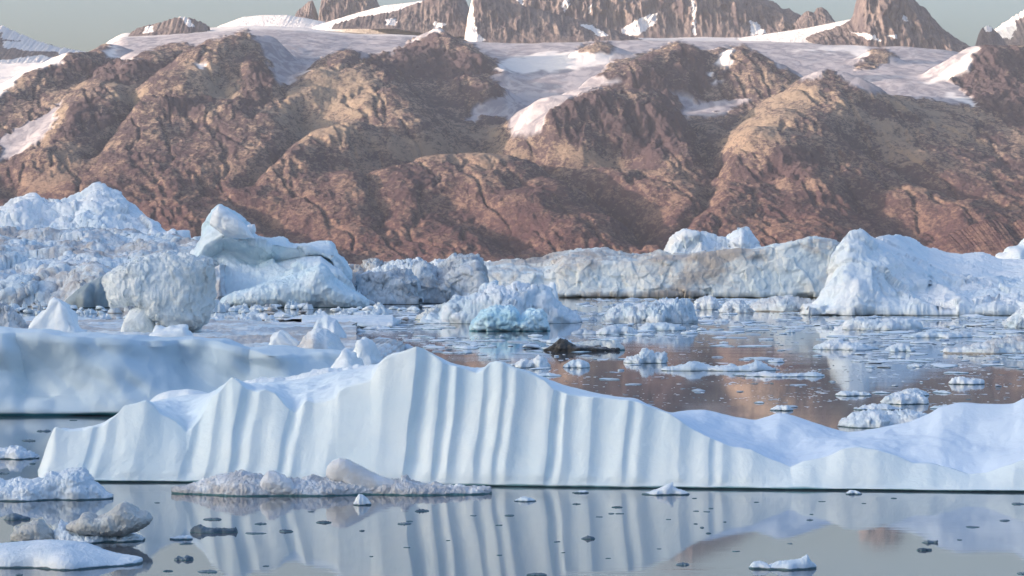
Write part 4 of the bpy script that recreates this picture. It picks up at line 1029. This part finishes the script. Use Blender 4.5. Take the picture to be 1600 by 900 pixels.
mf = lump('rotten_floe', 'low rotten floe covered with black mud at its left end, in the middle water', 'ice floe', [(848, 546), (862, 543), (878, 538), (900, 538), (925, 534), (940, 535), (960, 533), (976, 544)], 548, 'blocky', T=7, seed=95)
lump('mud_crust', None, None, [(850, 547), (860, 543), (867, 537), (876, 531), (886, 532), (893, 539), (905, 543), (925, 542), (950, 545), (968, 547)], 549, 'black', T=5, seed=96, parent=mf)
FL = [
 ('blue white floe with a sloping back, right of the blue fronted iceberg', [(945, 505), (948, 490), (965, 480), (985, 476), (1000, 478), (1030, 474), (1062, 469), (1075, 470), (1082, 485), (1090, 504)], 506, 'brash', 14),
 ('scalloped floe lying just in front of the sloping backed one', [(998, 514), (1010, 506), (1040, 505), (1062, 508), (1072, 515)], 517, 'brash', 6),
 ('low floe stuck to the left foot of the sloping backed one', [(930, 522), (945, 512), (965, 508), (985, 512), (996, 520)], 523, 'brash', 7),
 ('white floe topped by one square knob, in the brown reflection', [(975, 566), (985, 560), (1000, 557), (1004, 547), (1010, 545), (1017, 549), (1022, 554), (1036, 552), (1040, 551), (1042, 564)], 568, 'brash', 6),
 ('long thin white floe with two humps, in the brown reflection', [(1034, 578), (1050, 574), (1068, 571), (1078, 565), (1088, 567), (1110, 573), (1135, 573), (1143, 569), (1152, 574), (1170, 573), (1182, 564), (1190, 566), (1200, 572), (1212, 578)], 580, 'brash', 5),
 ('longest thin floe just right below the two humped one', [(1165, 588), (1190, 584), (1196, 580), (1206, 584), (1230, 586), (1262, 584), (1274, 582), (1290, 588)], 589, 'brash', 4),
 ('small white floe shaped like two knuckles', [(805, 573), (812, 566), (818, 560), (826, 566), (834, 563), (842, 556), (850, 560), (860, 573)], 575, 'brash', 5),
 ('low blue rounded floe right of the two knuckle one', [(880, 574), (892, 565), (905, 562), (920, 568), (922, 574)], 575, 'brash', 5),
 ('chunky low floe off the foot of the knobbed summit berg', [(1318, 514), (1324, 502), (1345, 497), (1375, 502), (1395, 499), (1425, 500), (1440, 505), (1443, 514)], 516, 'brash', 9),
 ('thin pale floe right below the chunky low one', [(1410, 528), (1432, 522), (1450, 518), (1485, 520), (1505, 526)], 528, 'brash', 7),
 ('rough white floe of broken lumps at the lower right of the bright water', [(1272, 545), (1290, 536), (1312, 530), (1322, 536), (1345, 538), (1374, 546)], 547, 'brash', 8),
 ('small pointed white floe in the bright water at the right', [(1385, 548), (1396, 541), (1408, 537), (1420, 541), (1432, 548)], 550, 'brash', 6),
 ('grubby long floe with a dark waterline at the right edge', [(1480, 553), (1500, 547), (1530, 541), (1555, 532), (1580, 530), (1605, 526), (1660, 530), (1700, 552)], 554, 'fardirt', 12),
 ('white ice lump cut by the right edge beneath the ridged berg', [(1572, 512), (1580, 500), (1592, 490), (1610, 478), (1640, 480), (1680, 512)], 513, 'brash', 10),
 ('rounded snowy floe above the right shoulder of the fluted berg', [(1380, 631), (1386, 620), (1400, 615), (1425, 618), (1440, 616), (1451, 624), (1452, 631)], 632, 'floe', 3.2),
 ('little cap of snow ice behind the rounded snowy floe', [(1402, 616), (1415, 610), (1432, 608), (1446, 613), (1452, 618)], 619, 'floe', 3),
 ('largest crusty floe, just behind the dip in the fluted berg', [(1314, 666), (1322, 656), (1340, 648), (1360, 643), (1390, 644), (1420, 642), (1445, 648), (1460, 660), (1475, 668)], 669, 'floe', 5),
 ('thin flat floe between the rounded snowy one and the crusty one', [(1336, 640), (1360, 634), (1385, 633), (1410, 640)], 641, 'floe', 2.5),
 ('small flat floe left of the rounded snowy one', [(1306, 618), (1318, 612), (1345, 613), (1362, 618)], 619, 'floe', 2.5),
 ('small crumbly floe alone in the brown reflection at the far right', [(1484, 600), (1490, 592), (1500, 589), (1515, 593), (1535, 593), (1540, 600)], 601, 'floe', 3),
 ('little crumbly floe just behind the right shoulder of the fluted berg', [(1204, 641), (1215, 636), (1228, 634), (1240, 641)], 642, 'floe', 2),
 ('low white floe with a flat tail under the right foot of the stained wall', [(1125, 488), (1133, 476), (1145, 470), (1158, 470), (1168, 478), (1178, 488)], 489, 'brash', 10),
 ('broad low grubby floe between the stained wall and the ridged berg', [(1165, 486), (1185, 472), (1215, 465), (1240, 464), (1270, 470), (1290, 484)], 487, 'fardirt', 26),
 ('pale blue lump in front of the stained wall', [(1082, 484), (1090, 468), (1105, 463), (1118, 466), (1128, 484)], 484, 'brash', 9),
 ('low floe at the left foot of the blue fronted iceberg', [(590, 548), (605, 540), (622, 534), (640, 541), (655, 548)], 549, 'brash', 6),
]
for i, (lb, tp, w, m, T) in enumerate(FL):
    lump('ice_floe', lb, 'ice floe', tp, w, m, T=T, seed=200 + i * 7, group='floes drifting in the middle water')

# ---------------------------------------------------------------- foreground floes
lump('ice_floe', 'snowy floe with a knobbly crest beside the left end of the fluted iceberg', 'ice floe', [(-90, 772), (-40, 758), (0, 752), (30, 750), (55, 749), (66, 752), (70, 740), (78, 738), (88, 742), (100, 736), (118, 733), (128, 734), (133, 742), (140, 752), (155, 764), (174, 778)], 783, 'floe', T=4.2, seed=301, n=80, step=.6, group='floes in the foreground', k=.8, layers=[(.22, .9, 4, 2), (.08, .3, 3, 2)])
lump('ice_floe', 'small frosted floe at the left edge in the grey water', 'ice floe', [(-60, 716), (-20, 704), (0, 701), (10, 703), (16, 699), (30, 699), (36, 706), (45, 706), (58, 717)], 718, 'floe', T=2.6, seed=302, group='floes in the foreground')
lump('ice_floe', 'smooth low snow covered floe in the lower left corner', 'ice floe', [(-160, 872), (-60, 856), (0, 852), (40, 849), (70, 846), (100, 848), (130, 854), (160, 866), (195, 878), (218, 884)], 889, 'floe', T=5.0, seed=303, n=60, step=.6, k=.8, group='floes in the foreground', layers=[(.10, 1.6, 3, 0), (.02, .2, 3, 2)])
rf = lump('rotten_floe', 'crumbling floe carrying a grey overhanging slab of ice, above the smooth lower left one', 'ice floe', [(60, 848), (78, 838), (88, 828), (92, 812), (98, 818), (106, 826), (120, 828), (135, 830), (158, 832), (165, 828), (180, 829), (184, 838), (205, 836), (224, 844)], 849, 'floe', T=3.2, seed=304, n=60, step=.5, group='floes in the foreground', layers=[(.14, .5, 4, 2), (.05, .2, 3, 2)])
block('ice_slab', None, None, [(104, 822), (112, 817), (124, 814), (132, 804), (140, 804), (150, 811), (165, 806), (176, 799), (184, 792), (192, 787), (204, 791), (215, 800), (230, 803), (237, 810)], [(104, 828), (130, 832), (160, 833), (185, 836), (210, 830), (230, 818), (237, 812)], wdist(846), 2.4, 'rotten', [(.10, .7, 3, 1), (.04, .2, 3, 2)], seed=305, parent=rf)
block('ice_knob', None, None, [(18, 838), (24, 826), (36, 822), (52, 814), (62, 812), (70, 822), (80, 830), (86, 842)], [(18, 850), (40, 853), (86, 852)], wdist(846), 1.8, 'rotten', [(.12, .5, 4, 2)], seed=306, parent=rf)
df = lump('ice_floe', 'long brown flecked floe with a smooth round boulder of ice on it', 'ice floe', [(266, 772), (285, 763), (303, 756), (322, 748), (345, 741), (365, 740), (380, 737), (398, 742), (408, 748), (430, 750), (445, 746), (464, 753), (475, 746), (485, 742), (506, 751), (515, 752), (560, 748), (590, 750), (611, 752), (623, 753), (628, 744), (634, 743), (639, 751), (660, 759), (674, 760), (677, 755), (688, 757), (695, 763), (730, 765), (768, 771)], 775, 'dirtyfloe', T=4.2, seed=307, n=80, step=.5, group='floes in the foreground', layers=[(.16, .7, 4, 2), (.06, .25, 3, 2)])
block('ice_boulder', None, None, [(509, 738), (512, 728), (520, 719), (530, 716), (540, 717), (552, 722), (566, 729), (580, 737), (595, 744), (615, 750), (632, 757)], [(509, 745), (520, 752), (535, 756), (548, 768), (575, 773), (632, 773)], wdist(771), 1.7, 'boulder', [(.04, .5, 3, 0)], seed=308, parent=df, k=.9)
block('ice_knob', None, None, [(402, 772), (405, 757), (411, 744), (420, 735), (427, 736), (440, 741), (455, 750), (464, 762), (468, 773)], [(402, 775), (430, 777), (468, 776)], wdist(774), 1.4, 'boulder', [(.07, .5, 3, 2)], seed=309, parent=df, k=.9)

SM = [
 ('little white and dark double lump right below the grubby floe', [(552, 788), (556, 778), (561, 772), (568, 774), (574, 780), (580, 788)], 790, 'floe', .8),
 ('fish tail shaped floe at the foot of the fluted wall', [(1003, 773), (1018, 768), (1032, 763), (1046, 756), (1052, 753), (1051, 760), (1056, 764), (1070, 767), (1078, 772)], 774, 'floe', 1.3),
 ('tiny pointed white cap on dark ice, right below the grubby floe tail', [(803, 783), (812, 778), (820, 776), (830, 779), (838, 783)], 784, 'brash', .8),
 ('thin sliver of white ice close under the fluted wall near the centre', [(894, 770), (905, 767), (915, 767), (920, 769)], 771, 'floe', .6),
 ('two humped pale floe at the bottom edge on the right', [(1171, 888), (1178, 880), (1188, 877), (1198, 880), (1204, 886), (1218, 878), (1238, 876), (1252, 875), (1262, 867), (1266, 874), (1277, 886)], 891, 'floe', 1.4),
 ('dark glassy bar of ice with a raised left end', [(296, 830), (302, 823), (312, 820), (324, 826), (340, 826), (360, 827), (368, 824), (371, 831)], 833, 'dark', .9),
 ('pale flat scrap left of the dark glassy bar', [(265, 841), (278, 838), (296, 837), (300, 842)], 844, 'brash', .7),
 ('dark ragged bow tie of ice near the bottom left', [(271, 874), (278, 869), (284, 872), (292, 869), (300, 870), (302, 874)], 876, 'dark', .6),
 ('dark wet lump lying beside the crumbling floe at the left edge', [(4, 812), (12, 804), (22, 802), (34, 808), (46, 809)], 813, 'dark', .9),
 ('small grey boss of ice against the fluted wall at the right', [(1322, 771), (1330, 766), (1340, 767), (1348, 772)], 773, 'brash', .8),
 ('rounded dark scrap directly beneath the tall wall, low centre', [(908, 842), (918, 838), (928, 840), (930, 842)], 843, 'dark', .4),
 ('twin lobed dark scrap in the lower right reflections', [(1441, 848), (1450, 844), (1456, 846), (1466, 845)], 849, 'dark', .4),
 ('wide grey scrap below the twin lobed one', [(1433, 860), (1442, 856), (1450, 858), (1457, 857)], 861, 'dark', .4),
]
for i, (lb, tp, w, m, T) in enumerate(SM):
    lump('ice_fragment', lb, 'ice fragment', tp, w, m, T=T, seed=400 + i * 5, n=28, step=.6, layers=[(.05, .3, 3, 2)])
# ================================================================ SMALL ICE
RB = np.random.RandomState(77)

def chunk_mesh(name, seed, kind):
    """unit sized piece: about 1 m across, low; kind 'mound', 'flat', 'crag' """
    rs = np.random.RandomState(seed)
    nr, nc = 14, 40
    a = np.linspace(0, 2 * np.pi, nc, endpoint=False)
    rim = .5 * (1 + .22 * np.sin(a * 2 + rs.uniform(0, 6)) + .15 * np.sin(a * 3 + rs.uniform(0, 6)) + .08 * np.sin(a * 7 + rs.uniform(0, 6)))
    s = np.concatenate([[1.0], np.linspace(1.0, 0.0, nr - 1)])
    S, A = np.meshgrid(s, a, indexing='ij')
    X = rim[None] * S * np.cos(A); Y = rim[None] * S * np.sin(A)
    pw = {'mound': .7, 'flat': .16, 'crag': .4}[kind]
    Z = np.clip(1 - S ** 2, 0, 1) ** pw
    n = fbm3(X * 4 + seed, Y * 4, Z * 0, 4, .55, 2 if kind == 'crag' else 0, seed=seed)
    Z = Z * (1 + n * {'mound': .9, 'flat': .35, 'crag': 1.2}[kind])
    Z = np.clip(Z, 0, 2.0)
    Z[0] = -.5
    V = np.stack([X, Y, Z], -1).reshape(-1, 3)
    f = []
    for i in range(nr - 1):
        for j in range(nc):
            k = (j + 1) % nc
            f.append((i * nc + j, i * nc + k, (i + 1) * nc + k, (i + 1) * nc + j))
    return V, np.array(f)

def shard_mesh(seed):
    rs = np.random.RandomState(seed)
    P = rs.uniform(-1, 1, (16, 3)); P /= np.linalg.norm(P, axis=1)[:, None] ** .7
    P[:, 0] *= .5; P[:, 1] *= .5; P[:, 2] = P[:, 2] * .6 + .35
    return hull_arrays([tuple(q) for q in P], 2, 1, .05, .4, seed)

PROTO = {'shard': [shard_mesh(50 + i) for i in range(9)]}
for i in range(18):
    kind = ('mound', 'flat', 'crag')[i % 3]
    V, f = chunk_mesh('x', 900 + i, kind)
    PROTO.setdefault(kind, []).append((V, f))

def proto_mesh(kind, i, mat, cache={}):
    key = (kind, i, mat)
    if key not in cache:
        V, f = PROTO[kind][i]
        o = make_mesh('ice_fragment', V, f, MI[mat])
        cache[key] = o.data
        bpy.data.objects.remove(o)
    return cache[key]

def scatter_piece(px, pyw, wpx, hpx, kind, mat, name, label, cat, group, ratio=.6, z=0.0):
    Y = wdist(pyw); mp = Y / F
    w, h = wpx * mp, hpx * mp
    o = bpy.data.objects.new(name, proto_mesh(kind, RB.randint(len(PROTO[kind])), mat))
    COL.objects.link(o)
    d = w * ratio * RB.uniform(.7, 1.4)
    o.location = ((px - 800) / F * Y, Y, z)
    o.scale = (w, d, h)
    o.rotation_euler = (0, 0, RB.uniform(-.35, .35) + (math.pi if RB.rand() < .5 else 0))
    tag(o, label, cat, group)
    return o

MI['brashd'] = mat_ice('dark_brash_ice', (.22, .29, .36), (.10, .15, .20), s=1.5, bump=.1, wet=.02)
MI['brashm'] = mat_ice('grey_brash_ice', (.50, .58, .66), (.36, .46, .56), s=1.5, bump=.15, wet=.04, wet_c=(.05, .09, .12))

# --- loose pieces drifting in the bright middle water; density follows the photograph's lead
def dens(px, py):
    lead = 1.0
    if 860 < px < 1310 and 528 < py < 640: lead = .16
    if 1130 < px and 575 < py: lead = .3
    if px > 1310 and py > 590: lead = .25
    if 600 < px < 860 and py > 545: lead = .6
    return lead
def free(px, py):
    if px < 560: return False
    if py > 512 + (px - 540) * .9 and px < 660: return False
    if 655 < px < 905 and py < 524: return False
    if py < 494 and px > 1265: return False
    if py < 484 and px < 860: return False
    top = np.interp(px, [540, 660, 700, 760, 850, 1045, 1190, 1325, 1450, 1600], [548, 545, 572, 565, 592, 645, 650, 672, 645, 625])
    return py < top - 3
cnt = 0
while cnt < 290:
    px = RB.uniform(560, 1620); py = 468 + 172 * RB.rand() ** 1.8
    if not free(px, py) or RB.rand() > dens(px, py): continue
    k = ('flat', 'mound', 'crag', 'shard')[RB.choice(4, p=[.38, .2, .27, .15])]
    near = (py - 405) / 100
    w = RB.lognormal(2.55, .6) * min(1.3, .6 + .5 * near)
    h = {'flat': .9, 'mound': 1.6, 'crag': 2.2, 'shard': 2.0}[k] * RB.uniform(.7, 1.4) * (.7 + w / 30)
    mat = 'brash' if RB.rand() < .66 else ('brashm' if RB.rand() < .6 else 'brashd')
    w = min(w, 34)
    if mat == 'brashd': w, h = min(w, 9), h * .6
    scatter_piece(px, py, w, h, k, mat, 'brash_ice', 'loose piece of broken ice drifting in the middle water between the icebergs', 'brash ice', 'loose brash ice in the middle water', ratio=1.6)
    cnt += 1

cnt = 0
while cnt < 295:
    px = RB.uniform(620, 1620); py = 468 + 118 * RB.rand() ** 1.3
    if not free(px, py) or RB.rand() > dens(px, py) * (1.0 if perlin2(np.array([px / 140.]), np.array([py / 12.]))[0] > -.1 else .25): continue
    scatter_piece(px, py, RB.lognormal(3.0, .5), RB.uniform(.9, 2.4), ('flat', 'flat', 'mound')[RB.randint(3)], ('brash', 'brash', 'brashm')[RB.randint(3)], 'ice_pan', 'flat thin pan of pale ice lying on the middle water before the stained wall', 'ice pan', 'thin ice pans on the middle water', ratio=1.8)
    cnt += 1

# --- white rubble heaped along the feet of the bergs on the left
cnt = 0
RUB = [((100, 205, 470, 498), 60, (8, 22), (5, 13)), ((10, 110, 466, 492), 40, (8, 20), (5, 12)), ((340, 600, 458, 504), 150, (8, 32), (5, 14)), ((345, 560, 500, 516), 26, (10, 34), (4, 10)), ((590, 720, 476, 500), 22, (8, 24), (3, 8)), ((560, 720, 500, 512), 14, (10, 30), (2, 4))]
for (x0, x1, y0, y1), n_, wr, hr in RUB:
    for _ in range(n_):
        px, py = RB.uniform(x0, x1), RB.uniform(y0, y1)
        if 165 < px < 337 and py > 500: continue
        scatter_piece(px, py + 4, RB.uniform(*wr), RB.uniform(*hr) * (.6 + .4 * RB.rand()), ('shard', 'shard', 'crag', 'mound')[RB.randint(4)], ('brash', 'brash', 'snow', 'fardirt')[RB.randint(4)], 'ice_chunk',
                      'broken chunk of white ice heaped along the feet of the icebergs on the left', 'ice chunk', 'chunks of ice heaped at the foot of the left icebergs', ratio=.9)

# --- fragments on the calm water in front
FR = [(797, 806, 12, 2), (900, 788, 10, 1.6), (965, 793, 12, 2), (955, 803, 9, 1.4), (968, 803, 10, 1.4), (937, 808, 8, 1), (780, 821, 9, 1.4), (632, 819, 15, 2.5), (660, 799, 18, 3), (408, 819, 14, 2), (446, 831, 16, 3.5), (640, 815, 10, 1.2), (333, 812, 20, 3),
      (505, 817, 18, 3), (398, 834, 24, 1.6), (565, 830, 7, 1.6), (325, 894, 22, 3), (262, 893, 12, 2), (284, 842, 16, 2.5), (290, 850, 14, 2), (245, 786, 8, 1.4), (1068, 883, 15, 3.4), (840, 899, 22, 4), (740, 806, 10, 1.2), (636, 856, 8, 1), (415, 885, 7, 1.4), (1088, 799, 9, 1), (1105, 800, 10, 1),
      (1111, 795, 7, 1.4), (1097, 825, 5, 1.8), (1107, 834, 6, 1.8), (1133, 816, 5, 1.4), (1087, 819, 6, 1.4), (1045, 812, 6, 1), (1265, 813, 8, 1.6), (1268, 804, 5, 1.2), (1285, 784, 9, 1), (1397, 779, 9, 1.4), (1350, 787, 7, 1), (1570, 814, 13, 2), (1520, 824, 20, 1.4), (1500, 844, 7, 1.4), (1590, 788, 14, 2.4),
      (1598, 897, 12, 2.4), (1182, 785, 8, 1), (1085, 779, 6, 1.2), (45, 689, 16, 2.4), (72, 674, 10, 2.4), (62, 674, 8, 2.0), (50, 725, 7, 2), (115, 657, 9, 1.4), (5, 740, 14, 2), (870, 847, 10, 1.2), (1235, 850, 8, 1.2), (485, 800, 9, 1.2), (700, 845, 7, 1), (30, 899, 9, 2), (1030, 858, 7, 1), (1150, 862, 9, 1.1), (880, 864, 6, 1), (780, 868, 9, 1), (580, 870, 6, 1), (950, 873, 7, 1)]
for (px, py, w, h) in FR:
    scatter_piece(px, py, w * 1.15, h * .75, 'flat' if h < 1.5 else 'crag', 'dark', 'ice_fragment', 'thin dark sliver of clear ice floating flat on the calm water beside the fluted iceberg', 'ice fragment', 'dark slivers of ice on the calm water', ratio=.9)

# --- countless flakes too small to count
def build_flakes():
    VS, FS, off = [], [], 0
    n = 0
    while n < 5600:
        px = RB.uniform(545, 1640); py = 467 + 170 * RB.rand() ** 1.25
        if not free(px, py) or RB.rand() > dens(px, py) * (.12 + 1.1 * (perlin2(np.array([px / 110.]), np.array([py / 11.]))[0] > -.02)): continue
        Y = wdist(py); mp = Y / F
        w = RB.lognormal(1.6, .65) * mp; d = w * RB.uniform(1.0, 3.5); h = RB.uniform(.1, .4) * mp
        k = RB.randint(5, 8)
        a = np.sort(RB.uniform(0, 2 * np.pi, k))
        x0 = (px - 800) / F * Y
        r = RB.uniform(.6, 1.1, k)
        bx, by = x0 + np.cos(a) * r * w / 2, Y + np.sin(a) * r * d / 2
        base = np.stack([bx, by, np.full(k, -.05)], -1)
        topv = np.stack([x0 + (bx - x0) * .8, Y + (by - Y) * .8, h * RB.uniform(.6, 1.3, k)], -1)
        c = np.array([[x0, Y, h * RB.uniform(.9, 1.6)]])
        VS.append(np.concatenate([base, topv, c]))
        for i in range(k):
            j = (i + 1) % k
            FS.append((off + i, off + j, off + k + j)); FS.append((off + i, off + k + j, off + k + i)); FS.append((off + k + i, off + k + j, off + 2 * k))
        off += 2 * k + 1; n += 1
    m = NT('flake_ice')
    P = m.pos((1, .3, 1))
    nn = m.noise(P, .35, 2, .5)
    c = m.mix(m.ramp(nn, .42, .52), (.18, .24, .30), (.66, .73, .81))
    mm = m.done(c, .5, .3)
    o = make_mesh('ice_flakes', np.concatenate(VS), np.array(FS), mm, smooth_shade=False)
    tag(o, 'countless small flakes of ice strewn over the middle water', 'ice flakes', kind='stuff')
build_flakes()

# --- sunlit bits of ice beyond the shade, near the far shore
for (px, py0, py1, w) in [(539, 419, 412, 9), (548, 416, 411, 7), (578, 412, 406, 7), (586, 411, 405, 9), (600, 413, 409, 8), (752, 409, 404, 8), (762, 409, 405, 9), (775, 409, 406, 10), (786, 409, 405, 9), (797, 408, 405, 9), (858, 404, 401.5, 6), (978, 403, 399.5, 5), (990, 403, 401, 5), (1278, 383, 380, 3)][:13]:
    Y = 4700.0; mp = Y / F
    o = bpy.data.objects.new('distant_floe', proto_mesh('shard', RB.randint(9), 'far')); COL.objects.link(o)
    o.location = ((px - 800) / F * Y, Y, 0); o.scale = (w * mp * 2.0, w * mp * 2, H - (py1 - HORIZ) / F * Y)
    tag(o, 'sunlit scrap of ice far off before the brown shore, just above the nearer ice', 'distant floe', 'sunlit scraps of ice near the far shore')
# ================================================================ HAZE
def build_haze():
    x0, x1, y0, y1, z0, z1 = -5200, 5200, -4700, 13500, -9, 1400
    V = [(x, y, z) for z in (z0, z1) for y in (y0, y1) for x in (x0, x1)]
    Fc = [(0, 2, 3, 1), (4, 5, 7, 6), (0, 1, 5, 4), (1, 3, 7, 5), (3, 2, 6, 7), (2, 0, 4, 6)]
    m = bpy.data.materials.new('haze_air'); m.use_nodes = True
    t = m.node_tree; t.nodes.remove(t.nodes['Principled BSDF'])
    v = t.nodes.new('ShaderNodeVolumePrincipled')
    v.inputs['Color'].default_value = HAZE_COLOR
    v.inputs['Density'].default_value = HAZE_DENSITY
    v.inputs['Anisotropy'].default_value = 0.0
    t.links.new(v.outputs[0], t.nodes['Material Output'].inputs['Volume'])
    o = make_mesh('haze', V, Fc, m, smooth_shade=False)
    tag(o, 'thin bluish evening haze over the bay', 'haze', kind='stuff')
build_haze()
